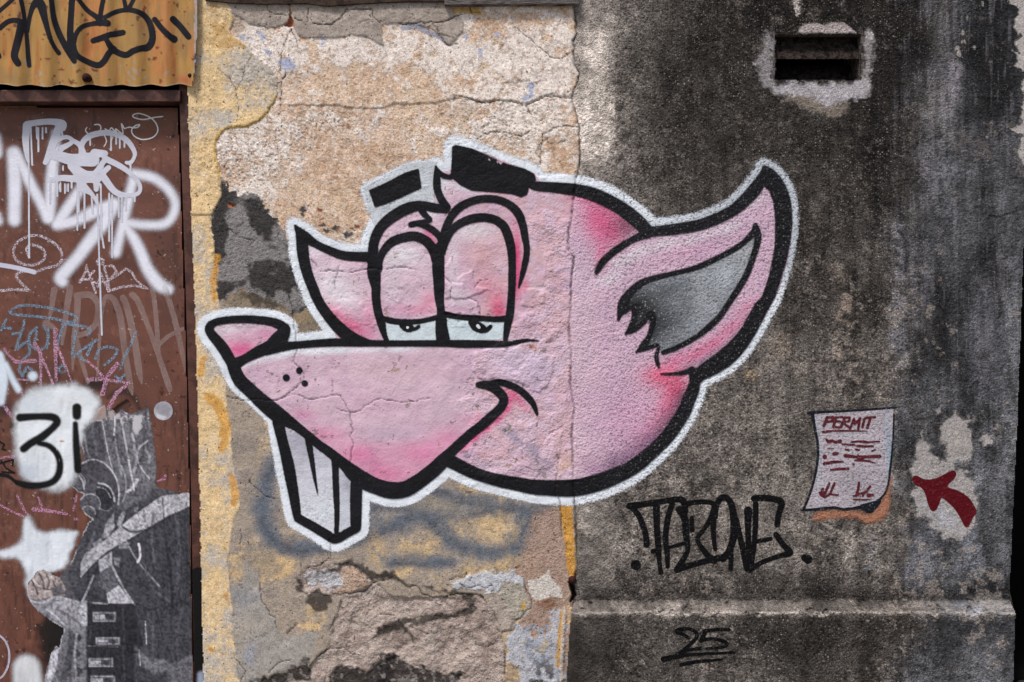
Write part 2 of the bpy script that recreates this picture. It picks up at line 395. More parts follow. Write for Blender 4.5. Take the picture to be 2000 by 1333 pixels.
# ochre rim on the broken lobe edge
W.tint([(538, 190, 5), (524, 216, 6), (505, 235, 7), (480, 246, 7), (455, 248, 7), (434, 255, 8), (423, 270, 7), (419, 290, 6), (423, 320, 4), (428, 345, 4)], 'cda961', .85, kind='stroke', soft=1.5, warp=1.5, smooth=True)
for st in ([(405, 775, 16), (425, 790, 24), (436, 815, 20), (440, 840, 22), (438, 860, 20), (432, 880, 6)], [(422, 605, 8), (424, 640, 6)], [(426, 500, 10), (418, 545, 14), (420, 585, 10)], [(452, 930, 14), (458, 960, 16), (455, 985, 10)], [(400, 700, 9), (392, 730, 12)]):
    W.tint(st, 'd39a44', .8, kind='stroke', soft=2.5, warp=5, wsize=9, smooth=True)
W.tint([(440, 1163, 9), (442, 1165, 9)], 'b07a3c', .8, kind='stroke', soft=4, warp=3)
W.tint([(412, 1268, 9), (416, 1270, 7)], 'c98d3c', .9, kind='stroke', soft=2, warp=3)
W.tint(T3([(330, 280), (430, 250), (465, 290), (440, 340), (420, 380), (350, 380), (320, 330)]), '9c9087', .9, h=.001, soft=1.5, warp=2)
# --- smooth cement patches at the top
CEM = [[(446, 4), (480, 6), (520, 4), (560, 5), (566, 26), (564, 44), (552, 51), (530, 54), (505, 51), (486, 46), (470, 34), (454, 26)],
       [(568, 4), (640, 4), (675, 9), (720, 6), (860, 2), (884, 14), (888, 30), (905, 40), (905, 58), (890, 78), (877, 88), (864, 80), (855, 68), (840, 55), (815, 48), (790, 46), (746, 48), (747, 76), (749, 89), (735, 84), (718, 72), (690, 68),
        (672, 72), (640, 74), (590, 75), (580, 67), (573, 55), (574, 38)]]
CM = np.zeros(X.shape)
for p in CEM:
    sl, m = W.mask(p, soft=1.3, warp=1.5); CM[sl] = np.maximum(CM[sl], m)
paintmask(CM, 'aa9e94'); paintmask(CM*sstep(N(50, 80, 4), .5, .7), '95897e', .6); H += CM*.0030
W.r[:] = W.r*(1-CM)+.2*CM
W.tint([(566, 28), (573, 40), (574, 52), (568, 54), (556, 51), (563, 44)], 'a8583a', 1, h=-.004, soft=1, warp=1)
W.tint(TM([(420, 55), (520, 60), (620, 55), (640, 120), (580, 120), (540, 100), (420, 110)]), 'c29a55', .85, soft=2, warp=2)
W.tint(TM([(0, 210), (60, 190), (170, 190), (240, 240), (320, 280), (390, 350), (380, 358), (310, 310), (210, 270), (130, 230), (20, 240)]), '8f93a6', .8, soft=1.5, warp=2, wsize=7)
for q in ([(500, 60), (520, 70), (515, 85)], [(486, 68), (494, 78), (490, 84)], [(510, 95), (530, 100), (525, 112)], [(462, 72), (478, 70), (475, 80)], [(935, 93), (942, 95), (940, 112), (934, 108)],
          [(1030, 160), (1044, 165), (1040, 190), (1020, 200), (1018, 190), (1034, 182)], [(540, 120), (565, 112), (580, 130), (560, 140)], [(628, 72), (632, 72), (631, 95), (628, 92)], [(905, 70), (915, 66), (918, 74), (908, 78)], [(965, 64), (975, 62), (974, 72), (966, 72)]):
    W.tint(q, 'a5b0cf', .8, soft=2, warp=3, wsize=7)
W.tint([(536, 60), (538, 60)], '6f7077', 0)
# --- blue grey overspray strokes under the mural
BL = [[(535, 905, 30), (515, 960, 26), (512, 1000, 28), (520, 1030, 30), (545, 1062, 30), (600, 1072, 26), (660, 1066, 20), (720, 1050, 24)],
      [(720, 1040, 26), (760, 1030, 24), (800, 1010, 26), (820, 985, 26)], [(830, 1005, 26), (870, 1045, 28), (930, 1075, 26), (990, 1070, 26), (1040, 1030, 26), (1070, 995, 22)],
      [(850, 960, 26), (900, 975, 26), (950, 985, 24), (1060, 1000, 24)], [(760, 1098, 22), (830, 1098, 24), (880, 1100, 18)], [(700, 1000, 22), (760, 985, 22), (830, 990, 20)], [(925, 1000, 20), (960, 1000, 14)],
      [(1020, 1010, 24), (1050, 1040, 22), (1010, 1070, 20)]]
for i, b_ in enumerate(BL):
    W.tint([(p[0], p[1], p[2]*1.25) for p in b_], '666d78', .82, kind='stroke', soft=11, warp=9, wsize=26, smooth=True, seed=i)
    W.tint([(p[0], p[1]+3, p[2]*.4) for p in b_], '434956', .6, kind='stroke', soft=8, warp=9, wsize=20, smooth=True, seed=i+3)
for i, (x_, y_, rx_, ry_, o_) in enumerate(((520, 980, 26, 60, .8), (560, 1060, 60, 18, .8), (760, 1020, 70, 24, .8), (850, 1000, 60, 26, .7), (900, 1050, 60, 30, .75), (1040, 1020, 40, 36, .85), (970, 1078, 60, 18, .8), (940, 975, 80, 16, .7), (820, 1098, 60, 13, .85), (700, 1030, 40, 20, .6))):
    W.glow(x_, y_, rx_, ry_, '676f7a', o_, mod=sstep(fbm(X, Y, 22, 300+i % 3, 4, .6), .33, .55)*(X < 1095))
W.glow(970, 1035, 46, 26, 'd6b98f', .8, mod=sstep(N(12, 303, 4), .35, .5)); W.glow(735, 1075, 18, 34, 'd2b488', .7, mod=sstep(N(10, 304, 4), .4, .5)); W.glow(840, 985, 60, 14, 'a79a87', .6)
# --- lower right of the old wall: rough mauve plaster, bluish lime, brown
W.tint([(1045, 1000), (1100, 985), (1112, 1040), (1116, 1120), (1112, 1172), (1106, 1333), (1050, 1333), (1000, 1120), (1020, 1080)], 'a98f80', .9, h=-.003, r=.7, soft=12, warp=18, wsize=22, jag=8)
ROUGH = TB1([(1160, 80), (1400, 100), (1560, 90), (1720, 190), (1760, 260), (1860, 320), (1880, 350), (1999, 430)])+TB2([(500, 440), (700, 430), (800, 400), (940, 405), (1060, 470), (1140, 600), (1150, 740), (1230, 880), (1240, 1300)])+[(988, 1420), (600, 1420)]+TB1([(1180, 1260), (1170, 1110), (1260, 1000), (1360, 920), (1440, 600), (1490, 420), (1400, 420), (1140, 420), (1040, 360), (1080, 200)])
sl, m = W.tint(ROUGH, 'b0a096', 1, h=-.0035, r=.75, soft=2, warp=4, wsize=12)
RM = np.zeros(X.shape); RM[sl] = m
H += RM*((N(38, 90, 5, .6)-.5)*.020+(np.abs(N(22, 91, 3, ax=.6)-.5))*-.006)
paintmask(RM*sstep(N(36, 92, 4), .5, .68), '94837a', .7)
paintmask(RM*sstep(N(9, 93, 3), .55, .66), 'c2b5ac', .5)
W.tint(TB1([(1500, 130), (1620, 130), (1720, 230), (1760, 300), (1700, 360), (1560, 400), (1440, 380), (1480, 280)]), 'b69c88', .9, h=.003, soft=2, warp=6, jag=4)
W.tint(TB1([(1130, 190), (1240, 170), (1400, 180), (1500, 230), (1480, 330), (1360, 350), (1280, 310), (1200, 330), (1150, 260)]), 'c0c0c4', .85, h=.002, soft=2, warp=8, jag=5)
# black mould bands
MO = [TB1([(1250, 190, 30), (1400, 180, 40), (1540, 110, 60), (1650, 130, 60), (1740, 210, 70), (1860, 230, 70), (1999, 230, 60)]), TB2([(0, 220, 50), (120, 220, 60), (210, 270, 40), (330, 330, 20)]),
      TB2([(430, 320, 20), (600, 370, 30), (800, 400, 50), (900, 470, 90), (880, 560, 60), (700, 610, 60), (500, 640, 70), (320, 660, 70), (150, 710, 90), (30, 760, 80)]), TB2([(240, 720, 60), (310, 800, 40), (350, 890, 24)]),
      TB1([(1150, 480, 60), (1240, 430, 120), (1330, 440, 110), (1280, 520, 130), (1200, 500, 90)]), TB1([(1800, 820, 40), (1900, 760, 70), (1999, 720, 60)]), TB1([(1060, 260, 50), (1070, 340, 60), (1130, 400, 30)])]
for i, b_ in enumerate(MO):
    W.tint(b_, '3b3531', .88, kind='stroke', soft=4, warp=8, wsize=10, smooth=True, seed=i, jag=4)
for i, b_ in enumerate([TB1([(1380, 1170), (1480, 1100), (1600, 1110), (1720, 1160), (1850, 1060), (1999, 990), (1999, 1333), (1360, 1333)]),
                        TB2([(0, 1000), (100, 990), (250, 1080), (400, 1120), (560, 1170), (700, 1200), (800, 1180), (780, 1265), (0, 1333)]),
                        TB1([(620, 1250), (900, 1170), (1040, 1120), (1100, 1040), (1160, 1030), (1180, 1120), (1190, 1260), (700, 1300)])]):
    sl, m = W.tint(b_, '332f2e', .93, h=-.004, r=.8, soft=3, warp=9, wsize=14, jag=4, seed=i)
    q = np.zeros(X.shape); q[sl] = m; paintmask(q*sstep(N(9, 96, 3), .56, .64), '8b837e', .75)
# bluish lime + ochre at right bottom
for i, (p, c) in enumerate(((TB2([(680, 300), (820, 250), (960, 220), (1110, 170), (1200, 210), (1330, 190), (1430, 250), (1420, 330), (1180, 260), (1170, 390), (1000, 370), (760, 350)]), 'c4c6cc'),
              (TB2([(1430, 260), (1560, 260), (1660, 200), (1680, 260), (1760, 380), (1800, 440), (1690, 430), (1560, 460), (1470, 420)]), 'cfc8c0'),
              (TB2([(1180, 300), (1300, 270), (1400, 280), (1440, 340), (1440, 430), (1480, 500), (1460, 580), (1340, 660), (1260, 560), (1180, 440)]), 'aba497'),
              (TB2([(1060, 400), (1180, 400), (1270, 570), (1330, 700), (1310, 760), (1200, 780), (1140, 700), (1120, 580)]), 'aea195'),
              (TB2([(1330, 700), (1480, 690), (1480, 820), (1580, 850), (1650, 780), (1700, 620), (1660, 580), (1790, 540), (1830, 560), (1780, 1265), (1380, 1265), (1340, 1130), (1240, 1050), (1270, 850)]), 'b9bbc3'),
              (TB2([(1540, 470), (1700, 430), (1760, 480), (1660, 550), (1560, 540)]), '94705a'), (TB2([(1380, 680), (1480, 600), (1560, 600), (1640, 650), (1660, 720), (1560, 780), (1500, 820), (1440, 720)]), 'a2897a'),
              (TB2([(1560, 820), (1640, 800), (1700, 900), (1600, 960), (1500, 930), (1400, 900), (1430, 840)]), 'b7ab98'), (TB2([(1240, 1070), (1320, 1080), (1370, 1265), (1230, 1265)]), 'a8937c'))):
    W.tint(p, c, .92, h=.0016, r=.45, soft=1.6, warp=9, wsize=12, seed=i, jag=5)
W.c[:] = np.where(((X > 1010) & (X < 1112) & (Y > 1220) & LEFT)[..., None]*(sstep(N(12, 97, 4), .55, .62)[..., None] > .5), W.c*.0+lin('a3a7b3'), W.c)
W.tint(TB2([(1390, 490), (1440, 470), (1430, 550), (1390, 560)]), 'c9a353', .9, soft=2, warp=3)
W.tint([(1104, 985, 22), (1106, 1010, 24), (1112, 1050, 18), (1114, 1085, 18), (1117, 1118, 16)], 'cc9540', .9, kind='stroke', soft=2, warp=4, wsize=8, g=.3, smooth=True)
W.tint([(1097, 1195, 10), (1096, 1230, 12), (1092, 1260, 9), (1090, 1300, 8)], 'c7963f', .85, kind='stroke', soft=2, warp=4, wsize=8)
W.tint([(1103, 1190, 7), (1099, 1260, 7), (1096, 1340, 7), (1090, 1500, 7)], 'c3b6ac', .9, h=.003, kind='stroke', soft=1.5, warp=1)
paintmask(gauss(1060, 1330, 50, 50)*sstep(N(8, 98, 4), .5, .6), '2f2b2a', .9)
# smooth grey wedge at the bottom left
GW = TB1([(400, 320), (520, 340), (560, 60), (620, 100), (680, 300), (700, 460), (780, 580), (850, 660), (860, 760), (940, 820), (1100, 800), (1200, 760), (1260, 800), (1230, 920), (1170, 1020), (1060, 1110), (900, 1160), (760, 1200), (560, 1260), (460, 1200), (430, 900), (420, 600)])
sl, m = W.tint(GW, 'a39e98', .85, h=.0006, r=.15, soft=5, warp=8, jag=3)
W.tint(TB1([(420, 320), (700, 420), (560, 560), (420, 480)]), '8f9097', .6, soft=12, warp=6)
W.tint(TB1([(560, 900), (640, 900), (640, 1100), (540, 1050)]), '9ba0b2', .6, soft=10, warp=6)

# --- cracks on the old plaster: grooves, their shade and grime painted in dark
CR = [TL([(540, 420, 5), (480, 510, 5), (450, 620, 5), (400, 700, 5)]), TL([(265, 535, 4), (350, 610, 5), (400, 700, 5), (420, 820, 5), (408, 950, 5)]), TL([(640, 30, 6), (655, 90, 6), (720, 115, 5), (815, 125, 4)]), TL([(825, 20, 9), (828, 110, 9)]),
      TL([(1270, 75, 9), (1465, 72, 9)]), TL([(1470, 80, 7), (1485, 150, 4), (1530, 180, 4)]), TL([(1265, 80, 7), (1220, 150, 8), (1150, 190, 9), (1000, 195, 6)]), TL([(840, 230, 8), (800, 300, 8), (770, 370, 6), (750, 560, 5)]), TL([(840, 230, 5), (900, 380, 4)]), TL([(770, 620, 14), (800, 570, 6)]),
      TL([(765, 640, 6), (755, 760, 6), (750, 880, 6), (735, 920, 5)]), TL([(860, 150, 5), (920, 160, 5)]), TL([(970, 60, 4), (970, 160, 4)]),
      TM([(0, 190, 6), (270, 175, 8), (340, 180, 8), (440, 125, 8), (520, 110, 8)]), TM([(265, 185, 5), (320, 270, 6), (430, 300, 5)]), TM([(630, 100, 6), (560, 105, 10), (545, 60, 12)]), TM([(900, 220, 4), (990, 280, 6), (1070, 350, 6), (1130, 400, 4), (1180, 450, 5), (1260, 460, 5), (1320, 420, 4)]),
      TM([(300, 270, 5), (380, 352, 6), (460, 340, 4)]), TM([(430, 745, 7), (540, 770, 7), (650, 805, 8), (760, 790, 6), (870, 790, 5), (930, 815, 6)]), TM([(1000, 820, 8), (1080, 790, 8), (1160, 750, 7), (1260, 765, 8), (1345, 770, 8)]), TM([(990, 830, 5), (1030, 890, 5)]),
      TM([(1200, 1000, 5), (1300, 990, 7), (1440, 1000, 5)]), TM([(610, 1080, 5), (700, 1040, 5), (820, 1030, 6), (950, 1070, 5), (1020, 1020, 5)]), TM([(1100, 1300, 6), (1110, 1150, 6), (1120, 1050, 5), (1200, 1010, 5)]),
      T1([(200, 820, 10), (280, 800, 6), (350, 850, 5), (470, 880, 5)]), T1([(990, 1120, 3), (1120, 1120, 6), (1220, 1130, 5), (1360, 1100, 5), (1490, 1105, 5), (1600, 1090, 4), (1700, 1100, 4)]), T1([(1130, 1120, 6), (1095, 1190, 6), (1095, 1260, 5)]), T1([(910, 1040, 4), (960, 1090, 4)]),
      T2([(740, 0, 4), (770, 120, 5), (775, 210, 5), (795, 290, 6), (800, 400, 5), (775, 500, 5), (850, 600, 6), (850, 660, 6), (760, 730, 8), (700, 790, 8), (640, 810, 9), (500, 800, 5), (380, 810, 6), (250, 780, 6)]), T2([(640, 810, 7), (720, 770, 5), (820, 770, 6), (900, 810, 8), (980, 790, 7), (1080, 770, 7), (1140, 775, 6), (1180, 840, 6), (1215, 910, 8), (1220, 960, 8), (1235, 1050, 9), (1210, 1090, 6), (1240, 1130, 6), (1225, 1230, 8), (1215, 1330, 5)]),
      T2([(1080, 650, 4), (1080, 770, 7)]), T2([(1120, 880, 4), (1215, 910, 5), (1300, 885, 6), (1380, 830, 5), (1450, 800, 4), (1600, 820, 5), (1720, 820, 4), (1850, 790, 3)]),
      T3([(430, 350, 10), (470, 400, 6), (540, 470, 6), (620, 500, 4)]), T3([(360, 740, 5), (370, 800, 6), (345, 860, 6)]), T3([(1060, 760, 5), (1065, 980, 5)]), T3([(890, 1040, 8), (1000, 1000, 9), (1050, 960, 6)]),
      TB1([(1080, 210, 8), (1100, 100, 8)]), TB1([(440, 1020, 8), (490, 1090, 9), (545, 1150, 9), (500, 1260, 9)]), TB1([(770, 1180, 7), (880, 1070, 7), (1000, 1040, 6)]), TB1([(950, 800, 8), (1050, 690, 6)]), TB1([(690, 290, 6), (700, 460, 7), (790, 600, 8), (840, 640, 8), (855, 750, 8)]),
      TB1([(1400, 400, 9), (1560, 400, 12), (1740, 360, 12), (1790, 290, 9), (1999, 250, 8)]), TB1([(1440, 600, 9), (1400, 680, 9), (1360, 760, 7)]), TB1([(1180, 1110, 9), (1250, 1020, 9), (1380, 920, 12), (1500, 930, 9), (1620, 1000, 6)]), TB1([(1840, 600, 9), (1999, 605, 8)]), TB2([(0, 605, 7), (150, 605, 6)]),
      TB2([(690, 270, 12), (760, 230, 9), (840, 240, 10), (850, 200, 14)]), TB2([(310, 330, 9), (370, 320, 9), (430, 400, 14), (510, 435, 14), (640, 430, 12), (780, 405, 12), (900, 410, 9), (960, 400, 8), (1050, 460, 9), (1060, 500, 6)]), TB2([(790, 310, 14), (860, 350, 8), (950, 330, 8), (1050, 345, 8), (1115, 320, 14)]),
      TB2([(1420, 250, 8), (1430, 340, 9), (1490, 430, 10), (1490, 530, 10), (1340, 680, 9)]), TB2([(1150, 740, 12), (1200, 780, 12), (1310, 760, 9), (1340, 700, 8)]), TB2([(1140, 600, 9), (1150, 680, 9), (1150, 740, 9)]), TB2([(1230, 880, 8), (1240, 1000, 8), (1225, 1200, 7)]),
      TB2([(330, 740, 6), (500, 800, 6)]), TB2([(960, 900, 8), (1060, 920, 9), (1150, 870, 7)]), TB2([(400, 1120, 7), (340, 1080, 7)]),
      T4([(500, 1250, 5), (550, 1200, 5), (620, 1180, 3)]), T5([(460, 130, 6), (530, 160, 7), (552, 230, 7), (550, 290, 6)]), T4([(320, 1332, 4), (330, 1230, 4), (300, 1180, 4), (270, 1150, 4)]), T4([(1240, 780, 14), (1245, 840, 16), (1240, 900, 10), (1250, 960, 8)]), T4([(1285, 1010, 14), (1285, 1060, 12)]),
      T8([(1150, 300, 5), (1165, 420, 6), (1145, 540, 8), (1150, 660, 14), (1180, 760, 10), (1185, 1000, 6)]), T8([(880, 390, 4), (890, 310, 4), (960, 250, 4), (1010, 230, 4)]), T8([(1090, 190, 5), (1160, 150, 5), (1200, 130, 4)]), T8([(980, 545, 4), (1040, 480, 5)]),
      T6([(740, 960, 1), (745, 961, 1)])]
CK = np.zeros(X.shape)
for i, p in enumerate(CR):
    pp = [(a, b, max(1.5, c)*.85) for a, b, c in p]
    sl, m = W.mask(pp, kind='stroke', soft=1.1, warp=3.4, wsize=9, seed=i % 5)
    CK[sl] = np.maximum(CK[sl], m)
fine = sstep(np.abs(fbm(X+wx_, Y+wy_, 46, 105, 5, .6)-.5), .0065, .001)*sstep(N(90, 106, 2), .5, .62)*(LEFT)*.45
CK = np.maximum(CK, fine)
# flake boundaries inside the mural (raised scabs of old paint)
for i, p in enumerate((T5([(520, 560), (640, 520), (800, 530), (880, 490), (960, 480), (1040, 560), (1130, 590), (1115, 700), (1080, 800), (1020, 860), (960, 860), (900, 800), (780, 770), (560, 760), (490, 700)]),
          T4([(270, 1080), (330, 1020), (360, 1180), (480, 1120), (520, 1240), (620, 1260), (440, 1332), (270, 1332)]), T5([(270, 0), (420, 20), (450, 130), (530, 170), (550, 270), (270, 250)]), T5([(1040, 330), (1100, 380), (1180, 370), (1130, 450), (1060, 470)]),
          T5([(880, 60), (1060, 60), (1060, 180), (880, 200)]), T8([(870, 360), (900, 280), (980, 250), (1040, 300), (1100, 190), (1190, 160), (1180, 330), (1120, 440), (1000, 480), (900, 450)]))):
    sl, m = W.mask(p, soft=1.4, warp=4, wsize=10, seed=i); H[sl] += m*.0028*(1 if i in (0, 1, 2) else .7)
rx = sstep(X+(N(30, 111, 3)-.5)*60-90*np.exp(-((Y-520)/90)**2)+80*sstep(Y, 660, 700), 960, 1000)*sstep(Y+(N(24, 112, 3)-.5)*60, 390, 430)*(1-sstep(Y+(N(24, 113, 3)-.5)*60, 930, 970))*(X < 1125)
H += rx*((N(16, 110, 4)-.5)*.005); W.r[:] = np.maximum(W.r, rx*.8)
H -= CK*.0034*(1-.6*LM); paintmask(CK*LEFT, '241c19', .88)  # crack shade painted dark over the shallow grooves

# --- the grey roughcast wall: average tone read off every 50-100 units
gx = [1130, 1170, 1220, 1300, 1400, 1500, 1600, 1700, 1780, 1850, 1900, 1960, 2010]
gy = [-100, 0, 100, 200, 300, 400, 500, 600, 700, 800, 900, 1000, 1100, 1158, 1180, 1200, 1215, 1260, 1333, 1500]
gv = [[150, 140, 85, 50, 42, 30, 28, 28, 45, 60, 35, 30, 45],
      [160, 142, 84, 50, 42, 30, 28, 28, 42, 58, 36, 30, 40], [166, 152, 88, 46, 41, 36, 30, 26, 30, 52, 34, 32, 40], [166, 150, 92, 50, 44, 42, 52, 36, 46, 74, 48, 42, 60], [166, 155, 100, 62, 52, 46, 42, 38, 50, 70, 62, 62, 74],
      [150, 120, 90, 62, 54, 52, 50, 42, 66, 64, 60, 66, 76], [130, 110, 90, 70, 62, 60, 56, 50, 58, 62, 62, 66, 80], [120, 105, 92, 80, 72, 74, 66, 60, 66, 56, 58, 76, 92], [112, 102, 98, 92, 90, 84, 86, 74, 74, 70, 66, 82, 92],
      [112, 104, 100, 96, 92, 92, 94, 84, 76, 78, 72, 84, 92], [116, 110, 106, 100, 98, 94, 92, 82, 68, 80, 84, 90, 94], [122, 114, 106, 98, 104, 104, 98, 90, 66, 82, 88, 84, 84], [112, 106, 102, 96, 98, 98, 92, 86, 72, 96, 64, 86, 62],
      [84, 72, 66, 62, 66, 62, 56, 60, 58, 54, 34, 34, 34], [110, 106, 112, 112, 108, 100, 92, 88, 84, 90, 110, 108, 90], [118, 108, 116, 118, 112, 104, 98, 94, 88, 94, 120, 130, 100], [72, 74, 80, 82, 74, 60, 50, 52, 58, 50, 56, 76, 72],  # ledge top rows paler: light from above put into the tone
      [56, 60, 72, 78, 72, 50, 48, 58, 60, 56, 70, 72, 92], [58, 66, 78, 80, 76, 74, 82, 76, 84, 84, 90, 78, 84], [60, 66, 78, 80, 76, 74, 82, 76, 84, 84, 90, 78, 84]]
gv = np.array(gv, float)
wX = X+(N(60, 120, 4, ay=.45)-.5)*90; wY = Y+(N(70, 121, 3)-.5)*50*(Y < 1140)
def bil(gx, gy, gv, X, Y):
    i = np.clip(np.searchsorted(gx, X)-1, 0, len(gx)-2); j = np.clip(np.searchsorted(gy, Y)-1, 0, len(gy)-2)
    gx = np.array(gx, float); gy = np.array(gy, float)
    u = np.clip((X-gx[i])/(gx[i+1]-gx[i]), 0, 1); v = np.clip((Y-gy[j])/(gy[j+1]-gy[j]), 0, 1)
    return (gv[j, i]*(1-u)+gv[j, i+1]*u)*(1-v)+(gv[j+1, i]*(1-u)+gv[j+1, i+1]*u)*v
G = bil(gx, gy, gv, wX, wY)
G = G*(1+(N(48, 122, 5, .65, ay=.8)-.5)*1.05)*(1+(N(13, 123, 3, .7)-.5)*.55)
G = G*(1+(fbm(X, Y, 26, 124, 4, .55, 1, .10)-.5)*.75*sstep(X, 1400, 1700))
Lr = (np.clip(G, 12, 200)/255.)
Lr = np.where(Lr <= .04045, Lr/12.92, ((Lr+.055)/1.055)**2.4)/GAIN*1.0
Lr = Lr*(1+.32*(1-sstep(Y, 480, 600)))*(1+.22*sstep(Y, 560, 700)*(Y < 1150)*(X < 1780))
cool = sstep(X+(N(90, 125, 3)-.5)*200, 1720, 1850)[..., None]
hue = np.array([1.13, .99, .88])*(1-cool)+np.array([.985, .985, 1.06])*cool
GC = Lr[..., None]*hue
R = ~LEFT
W.c[R] = GC[R]
W.g[R] = (.95-.45*sstep(X, 1720, 1850))[R]*(1-.6*sstep(1215-X, 0, 50)[R]); W.r[R] = .95
RW = R.astype(float)
# pale spots, patches on the roughcast
MODN = np.clip(.25+1.1*sstep(N(16, 126, 5, .7)*.65+fbm(X, Y, 40, 127, 4, .6, 1, .25)*.35, .38, .62), 0, 1.15)
def rt(p, c, op=.8, **k):
    k.setdefault('soft', 4); k.setdefault('warp', 6)
    if k['soft'] > 2.5: k['mod'] = MODN if not k.pop('solid', False) else None; k['soft'] *= 1.4; k['warp'] = max(k['warp'], 12)
    k.pop('solid', None); W.tint(p, c, op, **k)
rt([(1640, 590), (1652, 575), (1660, 590), (1655, 610), (1645, 610)], '97877b', .7); rt([(1625, 610), (1650, 615), (1670, 640), (1655, 640), (1635, 625)], '8d7f74', .6)
rt([(1620, 690), (1640, 670), (1645, 690), (1625, 705)], '8f8278', .7); rt([(1510, 650), (1545, 640), (1545, 700), (1500, 705)], '918377', .55, soft=10)
rt([(1458, 720), (1482, 722), (1480, 742), (1462, 745)], 'a08a70', .75); rt([(1445, 790), (1470, 795), (1465, 815), (1445, 808)], '857b72', .6)
rt([(1480, 895), (1505, 890), (1500, 915), (1478, 915)], '8a7d74', .6); rt([(1610, 510), (1625, 505), (1660, 550), (1640, 560)], '75695f', .5, soft=10)
rt([(1745, 430), (1763, 430), (1770, 540), (1775, 640), (1770, 700), (1735, 690), (1740, 600), (1752, 500)], '77757a', .7, soft=3); rt([(1770, 560), (1800, 590), (1812, 640), (1805, 660), (1775, 600)], '6a6663', .6)
rt([(1755, 700), (1778, 695), (1775, 720), (1750, 720)], '9c9894', .7, soft=3)
# streaks
for st, c, o in (([(1850, 0, 6), (1838, 60, 7), (1830, 140, 8)], '5e5a5c', .8), ([(1858, 110, 12), (1866, 140, 26), (1856, 200, 22), (1850, 225, 14)], '8c878c', .75), ([(1832, 130, 10), (1824, 240, 20), (1815, 330, 30), (1800, 400, 30)], '757178', .5),
                 ([(1905, 270, 40), (1930, 300, 50), (1960, 310, 50)], '6a676b', .35), ([(1800, 480, 24), (1800, 560, 24), (1790, 640, 20)], '74727a', .5), ([(1930, 560, 40), (1920, 650, 60), (1930, 760, 60)], '76757b', .5),
                 ([(1805, 1060, 40), (1800, 1110, 50), (1780, 1130, 20)], '83858f', .6), ([(1890, 1050, 40), (1895, 1100, 50), (1890, 1115, 20)], '82848c', .6), ([(1700, 1060, 10), (1700, 1110, 12)], '7b7c80', .6)):
    rt(st, c, o, kind='stroke', soft=10, warp=8, smooth=True)
for st in ([(1862, 700, 30), (1860, 760, 30)], [(1750, 0, 60), (1740, 80, 60), (1725, 200, 60), (1720, 330, 40)], [(1600, 1150, 40), (1560, 1130, 60)], [(1865, 1060, 16), (1860, 1120, 22)], [(1765, 860, 20), (1770, 900, 24), (1775, 930, 12)], [(1660, 1020, 60), (1690, 1010, 30)]):
    rt(st, '211e1d', .6, kind='stroke', soft=12, warp=8, smooth=True)
streak = sstep(fbm(X, Y, 9, 350, 3, .6, 1, .045)*.7+fbm(X, Y, 60, 351, 3)*.3, .53, .63)*RW*(Y < 1165)
W.c[:] = W.c*(1-.34*streak*sstep(X, 1250, 1420)*(1-.6*sstep(Y, 600, 900)))[..., None]
lightst = sstep(fbm(X, Y, 7, 352, 3, .6, 1, .06)*.6+fbm(X, Y, 50, 353, 3)*.4, .57, .66)*RW*sstep(X, 1700, 1800)*(Y < 1150); paintmask(lightst, '858287', .28)
scuff = sstep(fbm(X, Y, 17, 354, 5, .7)*.75+fbm(X, Y, 110, 355, 2)*.25, .605, .66)*RW*(X > 1200)*(.35+.65*sstep(Y, 450, 650)); paintmask(scuff, '9a8f86', .5)
drk = sstep(fbm(X, Y, 15, 356, 5, .7)*.7+fbm(X, Y, 130, 357, 2)*.3, .57, .64)*RW*(X > 1200); paintmask(drk, '221e1b', .5)
# white lime at the far top right, speckles
for i, p in enumerate((TV([(1890, 0), (1999, 0), (2050, 0), (2050, 420), (1990, 480), (1940, 300), (1980, 260), (1930, 190), (1940, 130), (1960, 60), (1910, 40)]), TV([(1920, 360), (1999, 400), (2050, 360), (2050, 520), (1930, 465), (1960, 430)]),
          TV([(1900, 910), (1980, 890), (2060, 850), (2060, 1180), (1990, 1170), (1960, 1060), (1990, 960)]), TV([(1990, 560), (2060, 600), (2060, 900), (1975, 900), (1990, 780)]))):
    rt(p, 'b3aca8', .93, soft=1.5, warp=5, wsize=9, jag=2.5, h=.0012, g=.1, r=.35, seed=i)
for (x_, y_, r_) in ((1889, 37, 5), (1880, 64, 7), (1879, 82, 4), (1885, 81, 4), (1903, 93, 4), (1870, 98, 9), (1872, 105, 7), (1928, 268, 4), (1558, 22, 12), (1556, 5, 15), (1878, 1155, 7), (1953, 1162, 5), (1920, 8, 5)):
    rt([(x_, y_-r_*.4, r_), (x_, y_+r_*.6, r_*.5)], 'aaa29c', .9, kind='stroke', soft=1.5, warp=4, wsize=5, jag=2)
# cement ring round the vent
VX0, VX1, VY0, VY1 = 1510, 1685, 65, 159
for st, c, o in ((TV([(190, 240, 40), (170, 380, 110), (160, 520, 110), (230, 620, 60)]), '8f8a8b', .75), (TV([(895, 240, 60), (890, 400, 60), (880, 560, 70), (870, 640, 90)]), '928c8b', .8), (TV([(230, 625, 70), (400, 640, 110), (600, 660, 130), (800, 640, 120), (860, 600, 90)]), 'a8a3a6', .9),
                 (TV([(330, 700, 60), (500, 740, 90), (620, 780, 100), (700, 760, 80)]), '8b8075', .6), (TV([(550, 700, 60), (620, 720, 80)]), 'b0abb0', .7)):
    rt(st, c, min(o*1.15, 1), kind='stroke', soft=4.5, warp=7, wsize=12, smooth=True, h=.001, g=.3, r=.5, solid=True)
rt(TV([(400, 210), (440, 175), (520, 160), (580, 185), (640, 160), (720, 165), (770, 200), (810, 235), (400, 232)]), 'aea3a0', .95, soft=1.2, warp=2, g=.1, h=.0012)
